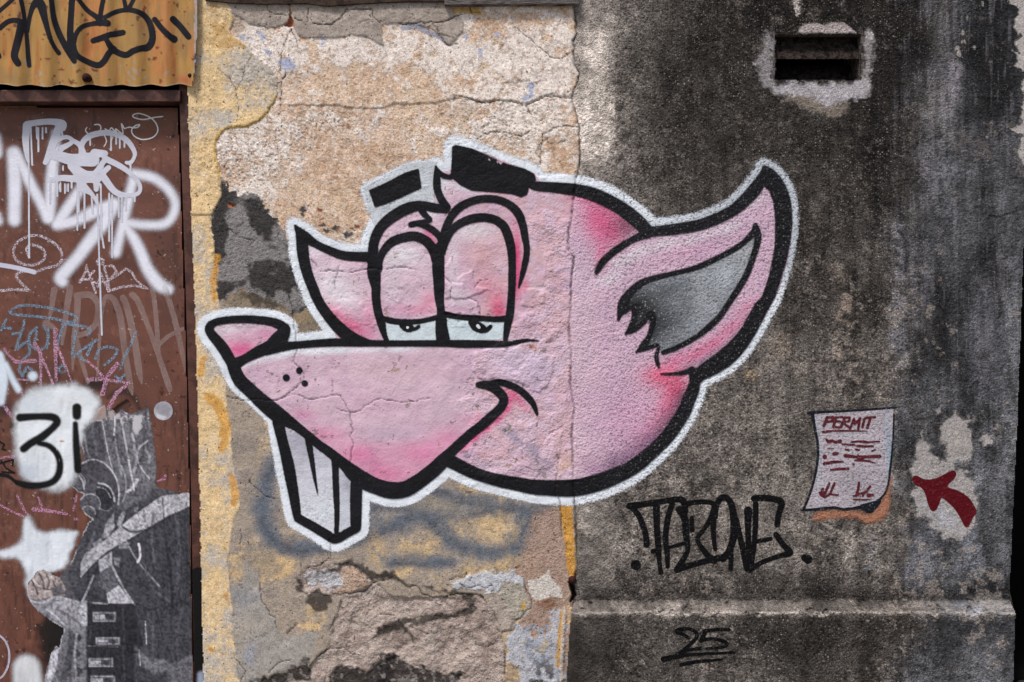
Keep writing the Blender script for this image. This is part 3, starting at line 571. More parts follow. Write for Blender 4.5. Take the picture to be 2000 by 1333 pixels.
rt(TV([(870, 240), (900, 215), (930, 240), (925, 280), (875, 270)]), 'aaa5a6', .9, soft=2, warp=3)
# pale patch behind the arrow
for i, p in enumerate((TR([(1040, 560), (1060, 440), (1130, 330), (1180, 480), (1240, 560), (1330, 560), (1300, 380), (1280, 300), (1340, 190), (1430, 170), (1500, 230), (1540, 360), (1560, 460), (1530, 560), (1400, 570), (1400, 640), (1560, 720), (1600, 900), (1580, 1100), (1520, 1210), (1400, 1260), (1280, 1230), (1180, 1120), (1080, 1010), (1040, 900), (1060, 740), (1000, 640)]),
          TR([(1640, 370), (1690, 350), (1730, 380), (1700, 430), (1640, 420)]), TR([(1520, 190), (1560, 180), (1570, 200), (1540, 225)]), TR([(1230, 130), (1300, 110), (1290, 150)]))):
    rt(p, 'a8a29f', .9, soft=3, warp=5, wsize=12, g=.25, r=.4, seed=i, solid=True)
rt(TR([(1300, 380), (1420, 330), (1520, 400), (1530, 520), (1420, 560), (1340, 520)]), 'a8a29a', .8, soft=6); rt(TR([(1080, 880), (1300, 950), (1480, 1180), (1300, 1200), (1120, 1040)]), 'aaa9ae', .8, soft=8)
# faint horizontal hairlines in the roughcast
for p in ([(1500, 703, 2), (1600, 708, 2.2), (1700, 705, 2), (1800, 700, 1.8)], [(1700, 330, 2), (1800, 325, 2)]):
    sl, m = W.mask(p, kind='stroke', soft=1.5, warp=3, wsize=12); H[sl] -= m*.0015; W.c[sl] *= (1-.6*m)[..., None]
sl, m = W.mask([(1932, 420, 3), (1950, 425, 5), (1975, 418, 4), (1999, 405, 3)], kind='stroke', soft=1.5, warp=4, wsize=10); H[sl] -= m*.003; W.c[sl] *= (1-.7*m)[..., None]
# --- relief of roughcast wall, joint groove, plinth
rh = -.001+(N(110, 130, 3)-.5)*.006+(N(7, 131, 3, .6)-.5)*.0013
H[R] = H[R]*1.0*0+rh[R]+(H[R]-0)*0.25
gro = np.exp(-((X-JX-(N(8, 133, 2)-.5)*4)/2.0)**2)*(.55+.45*sstep(N(40, 134, 3), .4, .6))*(Y < 1185)
H -= gro*.006; paintmask(gro, '2a211d', .8); CK = np.maximum(CK, gro*.9)
hole = [(1113, 1138, 6), (1118, 1150, 9), (1121, 1163, 9), (1115, 1174, 4)]
sl, m = W.mask(hole, kind='stroke', soft=1.5, warp=2); H[sl] -= m*.02; W.c[sl] = W.c[sl]*(1-m[..., None])+lin('2a1713')*m[..., None]
yy = Y-(N(50, 135, 3)-.5)*5-(N(12, 143, 4, .6)-.5)*5-5*sstep(N(26, 144, 3), .64, .70)
pl = np.clip((yy-1173)/23, 0, 1); lip = pl
PLX = sstep(X, 1112, 1124)
H += np.where(R, .075*lip*PLX, 0)
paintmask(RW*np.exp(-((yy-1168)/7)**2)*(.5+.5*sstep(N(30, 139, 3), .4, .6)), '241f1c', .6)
H += np.where(R, np.exp(-((yy-1196)/3.5)**2)*(N(9, 136, 3)-.45)*.006*PLX, 0)
edge = np.exp(-((yy-1197.5)/2.2)**2)*RW*(.35+.65*sstep(N(16, 137, 3), .42, .6)); paintmask(edge, 'b5aba2', .9)
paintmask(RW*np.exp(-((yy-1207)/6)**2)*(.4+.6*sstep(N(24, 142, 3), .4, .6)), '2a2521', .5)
# rough broken strip near the plinth end
q = RW*sstep(X, 1800, 1850)*np.exp(-((yy-1185)/14)**2); paintmask(q*sstep(fbm(X, Y, 14, 138, 4, .6, .4, 1.2), .52, .6), '9a9590', .8); H += q*(fbm(X, Y, 14, 138, 4, .6, .4, 1.2)-.5)*.01

# ------------------------------------------------------------------ split the sampled wall into its objects
cx_ = (X[:-1, :-1]+X[1:, 1:])*.5; cy_ = (Y[:-1, :-1]+Y[1:, 1:])*.5
fj = joint_x(cy_); inl = cx_ > left_x(cy_)+(fbm(cx_, cy_, 10, 140, 3)-.5)*5; inr = cx_ < right_x(cy_)+(fbm(cx_, cy_, 14, 141, 3)-.5)*2.2*(cy_ > 0)
vn_ = fbm(cx_, cy_, 9, 360, 3)*9-1
hole_f = (cx_ > VX0+vn_) & (cx_ < VX1-vn_) & (cy_ > VY0+vn_*.7) & (cy_ < VY1-vn_*.6)
isL = cx_ < fj
fc = lambda A: (A[:-1, :-1]+A[1:, 1:]+A[1:, :-1]+A[:-1, 1:])*.25
plinth_f = (~isL) & (cy_ > 1172) & inr
wallR_f = (~isL) & (cy_ <= 1172) & inr & ~hole_f
lobe_f = isL & inl & (fc(LM) > .5)
cem_f = isL & inl & (fc(CM) > .5) & ~lobe_f
BR = np.zeros(X.shape)
for p in ([(566, 28), (573, 40), (574, 52), (568, 54), (556, 51), (563, 44)], [(443, 397), (458, 400), (460, 407), (446, 405)], [(620, 408), (630, 410), (629, 417), (620, 416)], [(693, 440), (704, 443), (703, 449), (694, 447)]):
    sl, m = W.mask(p, soft=1.2, warp=1); BR[sl] = np.maximum(BR[sl], m)
paintmask(BR, 'a8694e', .95); H -= BR*.003
br_f = isL & inl & (fc(BR) > .4) & ~lobe_f
cem_f &= ~br_f
wallL_f = isL & inl & ~lobe_f & ~cem_f & ~br_f
AT = lambda: {"g": W.g, "r": W.r}
wallL = grid_obj("plaster_wall", X, Y, H, wallL_f, M_WALL, AT(), None, W.c)
tag(wallL, "old flaking beige plaster wall between the brown door and the dark grey wall", "wall")
o = grid_obj("yellow_plaster_coat", X, Y, H, lobe_f, M_WALL, AT(), wallL, W.c); o["label"] = "smooth yellow painted coat with a round broken lobe beside the door"
o = grid_obj("cement_patch", X, Y, H, cem_f, M_WALL, AT(), wallL, W.c); o["label"] = "smooth grey cement patches cracked along the top"
grid_obj("brick", X, Y, H, br_f, M_WALL, AT(), wallL, W.c)
wallR = grid_obj("roughcast_wall", X, Y, H, wallR_f, M_WALL, AT(), None, W.c)
tag(wallR, "dark grey roughcast wall with black mould streaks on the right", "wall")
plinth = grid_obj("plinth", X, Y, H, plinth_f, M_WALL, AT(), wallR, W.c); plinth["label"] = "projecting dark stone base with a sloping top coloured pale as if lit from above"

# ------------------------------------------------------------------ simple solid builder
class MB:
    def __init__(s): s.v = []; s.f = []
    def hexa(s, P):
        n = len(s.v); s.v += [tuple(p) for p in P]
        s.f += [tuple(n+i for i in q) for q in ((0, 3, 2, 1), (4, 5, 6, 7), (0, 1, 5, 4), (1, 2, 6, 5), (2, 3, 7, 6), (3, 0, 4, 7))]
    def box(s, px0, px1, py0, py1, H0, H1):      # photo units on each face's own depth
        P = []
        for Hh in (H0, H1):
            for (a, b) in ((px0, py1), (px1, py1), (px1, py0), (px0, py0)): P.append(to_world(a, b, H1))
        P = [(p[0], -(H0 if i < 4 else H1), p[2]) for i, p in enumerate(P)]
        P = [P[i] for i in (0, 1, 2, 3, 4, 5, 6, 7)]
        s.hexa(P)
    def build(s, name, mat, parent=None, bevel=0.0, seg=2):
        me = bpy.data.meshes.new(name); me.from_pydata(s.v, [], s.f); me.update()
        import bmesh
        bm = bmesh.new(); bm.from_mesh(me); bmesh.ops.recalc_face_normals(bm, faces=bm.faces)
        if bevel: bmesh.ops.bevel(bm, geom=list(bm.edges), offset=bevel, segments=seg, affect='EDGES', profile=.5)
        bm.to_mesh(me); bm.free()
        return link_mesh(name, me, mat, parent)
def slanted(m, pts, H0, H1):       # four photo corners (bl, br, tr, tl) extruded in depth
    P = []
    for Hh in (H0, H1):
        for (a, b) in pts:
            x, y, z = to_world(a, b, H1); P.append((x, -Hh, z))
    m.hexa(P)

M_SIDE = m_plain("wall_end_render", '4a4643', 60, .35, .95, .1, .003, '37332f')
M_DARK = m_plain("unlit_black", '0f0e0e', 20, .3, .95, .05, .002)  # near-black colour stands for the shade in passage, vent and door gaps
M_GROUND = m_plain("pavement_concrete", '8b867f', 8, .2, .95, .1, .003, '76716b')
M_BROWN = m_plain("brown_metal", '55352c', 26, .18, .45, .4, .0008, '4a2d25')
M_BROWN2 = m_plain("brown_frame_metal", '5e3a30', 26, .22, .5, .35, .0012, '42271f')
M_RUST = m_plain("rusty_iron", '3f2018', 90, .4, .85, .2, .002, '2a1512')
M_WOOD = m_plain("weathered_timber", '77716f', 40, .35, .9, .1, .003, '4a4240', (1, 1, 14), 60)

# wall end return, ground, alley recess, wall beyond the door and above it
m = MB(); pts = [(right_x(np.array(v))-1.0, v) for v in range(-1450, 1700, 50)]
for (a, b) in zip(pts[:-1], pts[1:]):
    f = .066 if a[1] > 1180 else -.004
    slanted(m, [(b[0]-12, b[1]), (b[0]+.2, b[1]), (a[0]+.2, a[1]), (a[0]-12, a[1])], -.6, f-.004)
m.build("wall_end", M_SIDE, wallR)
m = MB(); m.v = [(-14, -16, 0), (14, -16, 0), (14, .05, 0), (-14, .05, 0)]; m.f = [(0, 1, 2, 3)]
tag(m.build("pavement", M_GROUND), kind="structure")
m = MB()
xr, _, _ = to_world(2000, 0, 0)
def wbox(m, x0, x1, y0, y1, z0, z1):
    m.hexa([(x0, y1, z0), (x1, y1, z0), (x1, y1, z1), (x0, y1, z1), (x0, y0, z0), (x1, y0, z0), (x1, y0, z1), (x0, y0, z1)])
wbox(m, 1.20, 2.2, .60, .68, .0, 4.2); wbox(m, 2.2, 2.3, .0, .68, .0, 4.2); wbox(m, 1.20, 2.3, .01, .68, 2.2, 4.2); wbox(m, 1.24, 2.2, .022, .6, .0, .445)
tag(m.build("passage", M_DARK), kind="structure")
m = MB(); wbox(m, 1.235, 2.2, -.09, .018, .006, .452)
tag(m.build("doorstep", M_SIDE, bevel=.008), "low worn stone step at the foot of the dark passage beside the wall end", "step")
m = MB(); wbox(m, -4, -1.62, .0, .3, 0, 4.0); wbox(m, -1.62, -.80, .002, .3, 2.62, 3.92)
M_OLDP = m_plain("old_plaster", 'c0a88e', 12, .15, .95, .1, .004, 'a99480')
o = m.build("side_wall_plaster", M_OLDP, wallL)
m = MB(); wbox(m, 2.3, 6, 0, .3, 0, 4.2); m.build("far_wall_render", M_SIDE, wallR)

# timber beam along the top edge
tb = empty("timber_beam", 760, 8, .0, "weathered grey timber beam running along the very top of the plaster wall", "beam")
bx0, by0 = 440, 8
m = MB()
ed = [(400, 0), (440, 5), (520, 8), (600, 7), (640, 12), (680, 9), (760, 4), (870, 3)]
for a, b in zip(ed[:-1], ed[1:]): slanted(m, [(a[0], a[1]), (b[0], b[1]), (b[0], -160), (a[0], -160)], -.02, .012)
m.build("top_shadow_strip", m_plain("top_shadow_brown", '4a3d36', 50, .3, .95, .1, .003, '352a26'), tb)  # dark brown strip stands in for the shadow along the top edge
m = MB(); slanted(m, [(868, 10), (1131, 8), (1131, -14), (868, -14)], -.02, .020); m.build("beam_face", M_WOOD, tb, .002)
m = MB(); slanted(m, [(868, -16), (1133, -16), (1133, -150), (868, -150)], -.02, .016); m.build("upper_board", M_WOOD, tb, .002)

# the vent in the roughcast wall
vent = empty("air_vent", 1597, 159, -.01, "deep rectangular air vent opening in the dark wall, ringed by pale cement", "vent")
M_VENT = m_plain("sooty_vent_concrete", '3b332f', 70, .9, .95, .1, .010, '1c1715')
M_VENTS = m_plain("vent_cement", '6b6461', 120, .4, .95, .1, .004, '3a3533')
m = MB(); m.box(VX0-6, VX0+3, VY0-4, VY1+4, -.16, -.002); m.box(VX1-3, VX1+6, VY0-4, VY1+4, -.16, -.002); m.box(VX0+3, VX1-3, VY1-1, VY1+6, -.16, -.004); m.box(VX0+3, VX1-3, VY0-6, VY0+1, -.16, -.004)
m.build("vent_frame", M_VENTS, vent)
def louvre(y0, y1, Ht, Hb, name, mat):
    m = MB(); P = []
    for (dh, ) in ((-.03,), (0.,)):
        for (a, b, h) in ((VX0+3, y1, Hb), (VX1-3, y1, Hb), (VX1-3, y0, Ht), (VX0+3, y0, Ht)):
            x, y, z = to_world(a, b, h+dh); P.append((x, y, z))
    m.hexa(P); m.build(name, mat, vent, .002)
louvre(VY0+1, 116, -.045, -.014, "louvre", M_VENT)
louvre(128, 176, -.10, -.035, "louvre", M_VENT)
m = MB(); m.box(VX0-8, VX1+8, VY0-8, VY1+8, -.2, -.17); m.build("vent_back", M_DARK, vent)

# rusty nail in the joint
def disc(name, px, py, H0, H1, r, mat, parent=None, seg=14, dome=.3, squash=1.0):
    cx, _, cz = to_world(px, py, H1); v = []; f = []
    prof = [(1, H0), (1, H0+(H1-H0)*.6), (.8, H0+(H1-H0)*.9), (.35, H1)]
    for (k, h) in prof:
        for i in range(seg):
            a = 2*math.pi*i/seg; rr = r*k*(1+.07*math.sin(3*a+px)); v.append((cx+rr*math.cos(a), -h, cz+rr*math.sin(a)*squash))
    for j in range(len(prof)-1):
        for i in range(seg):
            i2 = (i+1) % seg; f.append((j*seg+i, j*seg+i2, (j+1)*seg+i2, (j+1)*seg+i))
    v.append((cx, -H1-.0005, cz)); n = len(v)-1
    for i in range(seg): f.append(((len(prof)-1)*seg+i, (len(prof)-1)*seg+(i+1) % seg, n))
    m = MB(); m.v = v; m.f = f
    o = m.build(name, mat, parent)
    for p in o.data.polygons: p.use_smooth = True
    return o
nail = disc("nail", 1118, 1134, -.01, .010, .0095, M_RUST)
tag(nail, "rusty nail head sticking out of the joint above the gap in the two walls", "nail")

# ------------------------------------------------------------------ painted layers that follow the wall
def wall_H(cv):
    def interp(A):
        return bil(xs, ys, A, cv.X, cv.Y)
    return interp(H), interp(W.g), interp(W.r)
def aligned(x0, y0, x1, y1):
    """a canvas whose samples are the wall's own samples"""
    i0, i1 = np.searchsorted(xs, [x0, x1]); j0, j1 = np.searchsorted(ys, [y0, y1])
    cv = Canvas(0, 0, 0, 0, xs=xs[i0:i1], ys=ys[j0:j1]); sl = (slice(j0, j1), slice(i0, i1))
    cv.H = H[sl].copy(); cv.g = W.g[sl].copy(); cv.r = W.r[sl].copy(); cv.ck = CK[sl]; cv.sl = sl
    return cv
def layer(name, cv, lv, mat, parent=None, thr=.02):
    am = np.maximum.reduce([cv.a[:-1, :-1], cv.a[1:, :-1], cv.a[1:, 1:], cv.a[:-1, 1:]]) > thr
    return grid_obj(name, cv.X, cv.Y, cv.H+.00045*lv, am, mat, {"g": cv.g, "r": cv.r, "a": cv.a}, parent, cv.c)
def crack_shade(cv, k=.6):  # paints the shade and grime of cracks and joint into layer colours
    m = (cv.ck*k)[..., None]*(cv.X < joint_x(cv.Y)+6)[..., None]
    cv.c[:] = cv.c*(1-m)+lin('3a2a2c')*m

# outline strokes of the mural (x, y, width)
OUT = {
 'head': [(1040, 362, 16), (1050, 364, 19), (1100, 368, 22), (1150, 377, 26), (1200, 399, 27), (1237, 425, 28), (1262, 449, 26)],
 'eartop': [(1262, 453, 24), (1280, 452, 20), (1325, 447, 22), (1375, 437, 22), (1425, 415, 22), (1450, 396, 24), (1474, 370, 26), (1490, 345, 20), (1493, 328, 8)],
 'cheek': [(1358, 738, 20), (1354, 760, 24), (1344, 784, 26), (1335, 806, 27), (1322, 827, 27), (1308, 847, 27), (1289, 868, 27), (1265, 890, 28), (1245, 906, 29), (1217, 923, 30), (1170, 942, 33), (1120, 953, 33), (1050, 952, 29), (1012, 946, 27), (975, 939, 25), (937, 928, 24), (911, 917, 25), (886, 904, 25), (868, 897, 25)],
 'snoutlow': [(455, 714, 24), (467, 741, 26), (487, 761, 27), (506, 779, 29), (526, 797, 31), (546, 813, 30), (573, 829, 20), (599, 849, 17), (624, 870, 17), (640, 881, 18), (672, 907, 22), (690, 924, 30), (709, 938, 33), (734, 950, 31), (764, 958, 33), (792, 955, 31), (821, 938, 29), (847, 918, 28), (862, 903, 27), (868, 896, 24), (882, 882, 20), (900, 865, 20), (920, 847, 19), (942, 830, 19), (962, 812, 19), (978, 796, 18), (984, 782, 18), (980, 772, 19), (970, 762, 19), (955, 754, 18), (942, 752, 15), (934, 752, 11)],
 'smile': [(955, 750, 10), (975, 747, 13), (997, 753, 14), (1015, 762, 14), (1030, 775, 14), (1040, 787, 12), (1046, 800, 9), (1049, 810, 5)],
 'noseR': [(555, 643, 24), (553, 652, 26), (545, 662, 30), (527, 677, 25), (505, 687, 22), (480, 700, 18), (458, 712, 24)],
 'snouttop': [(520, 683, 22), (545, 678, 20), (570, 675, 16), (605, 672, 15), (655, 669, 16), (700, 670, 15), (755, 671, 12), (805, 671, 12), (860, 671, 13), (900, 672, 15), (950, 672, 14), (987, 672, 12), (1012, 668, 9), (1030, 665, 6), (1052, 666, 3)],
 'noseL': [(452, 708, 22), (434, 678, 22), (413, 653, 19), (409, 640, 18), (420, 630, 15), (447, 625, 15), (485, 624, 16), (520, 627, 17), (545, 634, 19), (555, 644, 24)],
 'earL': [(576, 441, 4), (584, 458, 14), (589, 470, 22), (591, 490, 23), (595, 515, 22), (602, 540, 21), (612, 565, 21), (620, 585, 20), (632, 605, 20), (652, 630, 22), (675, 652, 24), (700, 665, 20), (720, 670, 14)],
 'earLt': [(577, 442, 5), (595, 462, 20), (617, 477, 15), (645, 490, 16), (675, 500, 18), (722, 502, 20)],
 'ridge': [(728, 512, 22), (729, 480, 19), (736, 457, 20), (750, 437, 21), (772, 420, 22), (800, 406, 22), (825, 402, 19), (847, 406, 18), (870, 409, 16)],
 'tuft': [(851, 325, 4), (853, 350, 14), (854, 370, 14), (862, 390, 15), (872, 405, 16)],
 'tuft2': [(851, 326, 4), (862, 341, 10), (878, 346, 10), (886, 342, 12)],
 'fold': [(820, 406, 15), (830, 420, 13), (840, 430, 9), (825, 434, 11), (803, 439, 12), (817, 437, 12), (840, 446, 13), (855, 458, 14), (864, 470, 14)],
 'archL': [(738, 524, 18), (741, 508, 14), (750, 489, 15), (767, 472, 18), (790, 464, 18), (812, 462, 19), (832, 471, 19), (845, 487, 19), (852, 507, 20)],
 'vertL': [(729, 505, 20), (730, 532, 26), (734, 562, 18), (734, 580, 17), (737, 605, 16), (744, 630, 17), (750, 652, 12), (755, 665, 9)],
 'vertM': [(860, 480, 18), (856, 512, 24), (857, 550, 22), (858, 583, 18), (861, 605, 15), (862, 620, 20), (862, 640, 23), (865, 663, 27)],
 'arcR': [(859, 490, 18), (866, 462, 17), (875, 435, 15), (890, 412, 16), (912, 397, 15), (940, 389, 15), (970, 390, 16), (995, 400, 16), (1012, 417, 18), (1021, 440, 16), (1026, 467, 14), (1029, 490, 12), (1025, 515, 12), (1020, 537, 10), (1013, 562, 4)],
 'archR': [(862, 492, 18), (869, 472, 17), (882, 450, 16), (902, 435, 16), (930, 426, 17), (960, 427, 17), (982, 440, 18), (992, 460, 18), (998, 485, 17), (1000, 512, 15), (1000, 550, 15), (999, 575, 15), (996, 612, 16), (991, 637, 14), (987, 664, 9)],
 'lidL': [(744, 621, 10), (770, 628, 12), (805, 629, 10), (835, 625, 9), (862, 617, 11)],
 'lidR': [(864, 613, 12), (900, 620, 10), (937, 622, 11), (970, 624, 11), (992, 621, 12)],
 'earbase': [(1265, 456, 20), (1252, 461, 16), (1232, 470, 13), (1212, 482, 14), (1192, 497, 14), (1177, 512, 14), (1168, 526, 12), (1164, 535, 6)],
 'lobe': [(1291, 731, 3), (1310, 731, 6), (1335, 728, 9), (1352, 723, 14)],
 'inT': [(1475, 440, 9), (1473, 452, 12), (1457, 470, 11), (1437, 485, 11), (1400, 505, 11), (1362, 522, 11), (1325, 532, 10), (1287, 541, 10), (1257, 551, 13), (1235, 567, 15), (1218, 590, 18), (1212, 608, 13), (1208, 625, 5)],
 'inR': [(1477, 442, 8), (1480, 456, 13), (1479, 475, 13), (1470, 505, 12), (1460, 532, 12), (1445, 560, 12), (1425, 590, 12), (1407, 617, 12), (1387, 637, 12), (1365, 655, 10), (1340, 670, 10), (1315, 682, 10), (1295, 689, 8)],
 'inV': [(1287, 677, 5), (1282, 695, 8), (1284, 708, 8), (1287, 718, 4)],
 'fur1': [(1212, 612, 6), (1222, 610, 6), (1232, 600, 9), (1238, 606, 10), (1239, 622, 13), (1232, 640, 12), (1222, 652, 5)],
 'fur2': [(1222, 652, 5), (1238, 645, 10), (1255, 632, 10), (1268, 615, 12), (1274, 616, 12), (1274, 634, 12), (1268, 655, 10), (1257, 674, 13), (1243, 688, 4)],
 'fur3': [(1244, 687, 4), (1262, 681, 8), (1283, 674, 7)],
 'toothL': [(543, 826, 22), (550, 855, 20), (558, 888, 22), (563, 910, 23), (569, 942, 22), (575, 975, 20), (580, 1008, 16)],
 'toothB': [(582, 1012, 17), (612, 1029, 18), (637, 1044, 18), (655, 1053, 18), (677, 1042, 17), (694, 1033, 17)],
 'toothR': [(695, 1030, 20), (695, 1000, 22), (696, 950, 23), (698, 932, 24)],
 'div': [(654, 893, 15), (655, 920, 13), (656, 950, 12), (658, 1000, 10), (657, 1040, 9)],
 'mid': [(600, 855, 10), (604, 872, 12), (610, 905, 9), (615, 937, 6), (619, 957, 3), (621, 968, 1)],
 'pupL': [(786, 636, 12), (795, 639, 19), (800, 641, 16)],
 'pupL2': [(800, 643, 9), (810, 643, 7), (818, 638, 6)],
 'pupR': [(921, 630, 12), (930, 637, 20), (940, 642, 18)],
 'pupR2': [(940, 645, 12), (950, 645, 10), (958, 638, 7)],
}
POLYS = {
 'browL': T1([(1362, 488), (1480, 436), (1640, 350), (1752, 318), (1772, 470), (1600, 552), (1480, 600), (1408, 622)]),
 'browR': [(883, 288), (889, 283), (920, 290), (950, 302), (990, 320), (1025, 330), (1044, 340), (1047, 352), (1033, 366), (1030, 380), (1018, 386), (1000, 380), (950, 375), (920, 372), (900, 362), (880, 345)],
 'earR': T6([(1350, 180), (1372, 168), (1440, 200), (1500, 262), (1545, 340), (1575, 430), (1586, 520), (1590, 620), (1582, 720), (1566, 820), (1545, 920), (1515, 1020), (1488, 1110), (1455, 1200)])+T7([(1400, 100), (1345, 210), (1295, 305), (1240, 390), (1180, 465), (1100, 540), (1000, 600), (900, 648), (868, 672), (790, 660), (780, 600), (720, 596), (800, 574), (850, 550), (900, 512), (1000, 440), (1080, 372), (1150, 300), (1200, 230), (1250, 140), (1300, 50)])+T6([(1350, 1200), (1380, 1120), (1410, 1020), (1430, 920), (1450, 820), (1456, 720), (1456, 620), (1450, 520), (1435, 440), (1405, 372), (1365, 335)]),
}
# silhouette = everything inside the outer line
SIL_HEAD = [(722, 372), (790, 336), (818, 330), (850, 326), (862, 336), (884, 330), (884, 286), (950, 300), (1044, 340), (1060, 360), (1150, 370), (1237, 420), (1268, 445), (1325, 440), (1400, 420), (1450, 390), (1480, 355), (1492, 328), (1520, 345), (1545, 400), (1546, 450), (1538, 510), (1520, 570), (1490, 625), (1455, 680), (1420, 715), (1370, 745), (1355, 770), (1335, 820), (1300, 865),
            (1250, 908), (1180, 945), (1120, 958), (1050, 956), (960, 936), (880, 902), (840, 922), (800, 955), (764, 962), (720, 945), (700, 950), (697, 1036), (656, 1056), (580, 1018), (570, 950), (545, 830), (490, 765), (448, 720), (440, 690), (410, 650), (412, 632), (450, 624), (520, 626), (556, 644), (545, 675), (660, 668), (640, 615), (600, 540), (584, 470), (578, 445), (610, 474), (680, 500), (722, 502), (730, 460), (770, 420), (830, 400), (730, 405)]
MX0, MY0, MX1, MY1 = 380, 255, 1580, 1100
mural = empty("rat_mural", 960, 1085, .0, "large sprayed cartoon head of a sleepy pink rat with buck teeth", "graffiti")
# black line canvas: signed distance of the whole line work
cb = aligned(MX0, MY0, MX1, MY1)
lines = np.full(cb.X.shape, -30.0)
def put_sd(pts, kind):
    wmax = max([p[2] for p in pts]) if kind == 'stroke' else 0
    sl = cb.sub(pts, 34+wmax)
    sd = sd_stroke(cat(pts, 4), cb.X[sl], cb.Y[sl]) if kind == 'stroke' else sd_poly(pts, cb.X[sl], cb.Y[sl])
    lines[sl] = np.maximum(lines[sl], np.clip(sd, -30, 30))
for k, p in OUT.items(): put_sd(p, 'stroke')
for k, p in POLYS.items(): put_sd(p, 'poly')
for p in ((559, 738, 13.5), (584.5, 724, 13.5), (595, 749, 13)): put_sd([p], 'stroke')
sil = np.clip(sd_poly(SIL_HEAD, cb.X, cb.Y), -30, 30)
figure = np.maximum(sil-2, lines)
wob = (fbm(cb.X, cb.Y, 46, 150, 3)-.5)*9
# white halo
ch = aligned(MX0, MY0, MX1, MY1)
HW = np.interp(ch.X, [400, 440, 560, 700, 900, 1100, 1400, 1560], [16, 15, 15, 16, 17, 17, 15, 14])
dl = np.exp(-((ch.X-490)/70)**2-((ch.Y-800)/70)**2); HW = HW-dl*7
hs = figure+HW+wob*.5
browgap = gaussb = np.exp(-((ch.X-845)/26)**2-((ch.Y-350)/26)**2)
hs = np.maximum(hs, browgap*12-6)
rsoft = 5.0+1.0*(ch.X > 1125)+3.5*sstep(470-ch.Y, 0, 60)*(ch.X < 1125)
ch.a = np.clip(.5+hs/(2*rsoft), 0, 1)
ch.a *= 1-.16*(ch.X > 1300)-.05*(ch.X > 1130)
ch.c[:] = lin('eaeff6')
m_ = sstep(ch.X, 1180, 1420)*sstep(620-ch.Y, 0, 120); ch.c = ch.c*(1-m_[..., None]*.5)+lin('8e949c')*m_[..., None]*.5
mm = ((1-sstep(-lines, 0, 5))*.25)[..., None]; ch.c = ch.c*(1-mm)+lin('9bb4c4')*mm
crack_shade(ch, .6)
ch.a = np.where((figure > 7), 0, ch.a)
layer("white_halo", ch, 1, M_HALO, mural)

# pink fill with sprayed shading colours
cf = aligned(MX0, MY0, MX1, MY1)
cf.c[:] = lin('d9bccb')
n_a = fbm(cf.X, cf.Y, 60, 160, 4); n_b = fbm(cf.X, cf.Y, 18, 161, 4)
def pm(m, c, o=1.0):
    q = np.clip(m*o, 0, 1)[..., None]; cf.c[:] = cf.c*(1-q)+lin(c)*q
pm(sstep(n_a, .45, .7), 'cdabc0', .75); pm(sstep(n_b, .5, .7), 'dfc1cd', .55)
pm(sstep(cf.X, 1120, 1200), 'caa5bf', .55)
pm(((cf.X > 930) & (cf.X < 1118) & (cf.Y < 900)).astype(float)*sstep(n_b, .35, .6), 'd3a9af', .55)
g_ = lambda *a, **k: cf.glow(*a, **k)
# head top hot pink
g_(1165, 425, 40, 45, 'e0608f', .85); g_(1195, 450, 32, 36, 'd04a7b', .75); g_(1225, 440, 26, 22, '7c3f55', .8); g_(1190, 400, 50, 18, 'b85c80', .6, ang=.45); g_(1150, 385, 35, 14, 'd95d8c', .7); g_(1175, 500, 14, 26, 'e26a98', .6)
g_(1130, 500, 20, 90, 'd2b6cc', .6)
# ear: whitish upper rim, darker lower
for (x_, y_) in ((1190, 545), (1215, 510), (1250, 490), (1300, 475), (1360, 465), (1420, 445), (1465, 395)): g_(x_, y_, 30, 12, 'e6dfe6', .6, ang=-.35)
g_(1340, 495, 60, 14, 'd8a4bf', .5, ang=-.3)
for (x_, y_, o_) in ((1320, 705, .6), (1360, 692, .75), (1395, 672, .7), (1430, 640, .6), (1460, 600, .4)): g_(x_, y_, 30, 13, 'd9628d', o_, ang=-.6)
for (x_, y_) in ((1340, 722), (1375, 708), (1410, 685), (1440, 655), (1465, 620)): g_(x_, y_, 20, 9, '6e4f66', .65, ang=-.7)
# cheek
g_(1290, 735, 35, 22, 'e8567f', .85); g_(1320, 760, 26, 32, 'dc4f77', .9); g_(1305, 800, 24, 40, 'e25f88', .8, ang=.4); g_(1275, 840, 22, 50, 'dc7fa5', .7, ang=.7); g_(1240, 820, 50, 60, 'dba0c0', .5)
for (x_, y_) in ((1335, 775), (1328, 800), (1312, 822), (1296, 842), (1278, 860), (1255, 880), (1228, 898), (1198, 912)): g_(x_, y_, 18, 20, '4f3f52', .72, ang=.7)
for (x_, y_) in ((1270, 865), (1240, 885), (1205, 900), (1165, 915)): g_(x_, y_, 26, 18, '9a6f92', .5, ang=.6)
# snout pinks
for (x_, y_, rx_, ry_, o_) in ((590, 810, 30, 12, .4), (640, 850, 45, 18, .65), (690, 890, 50, 26, .75), (760, 925, 60, 26, .85), (830, 890, 45, 26, .65), (800, 880, 90, 25, .45), (880, 855, 40, 20, .5), (930, 820, 30, 14, .4)): g_(x_, y_, rx_, ry_, 'dd7aa6', o_, mod=.7+.6*n_a)
g_(760, 850, 70, 14, 'c7b0c4', .6); g_(770, 720, 120, 30, 'd8b7bd', .4); g_(740, 790, 120, 30, 'd2abbf', .5)
for i, (x_, y_) in enumerate(((490, 708), (520, 698), (560, 690), (610, 687), (660, 684), (720, 683), (780, 682))): g_(x_, y_, 32, 6.5, 'e9f0f6', .95 if i < 5 else .7, ang=-.3 if i < 3 else 0)
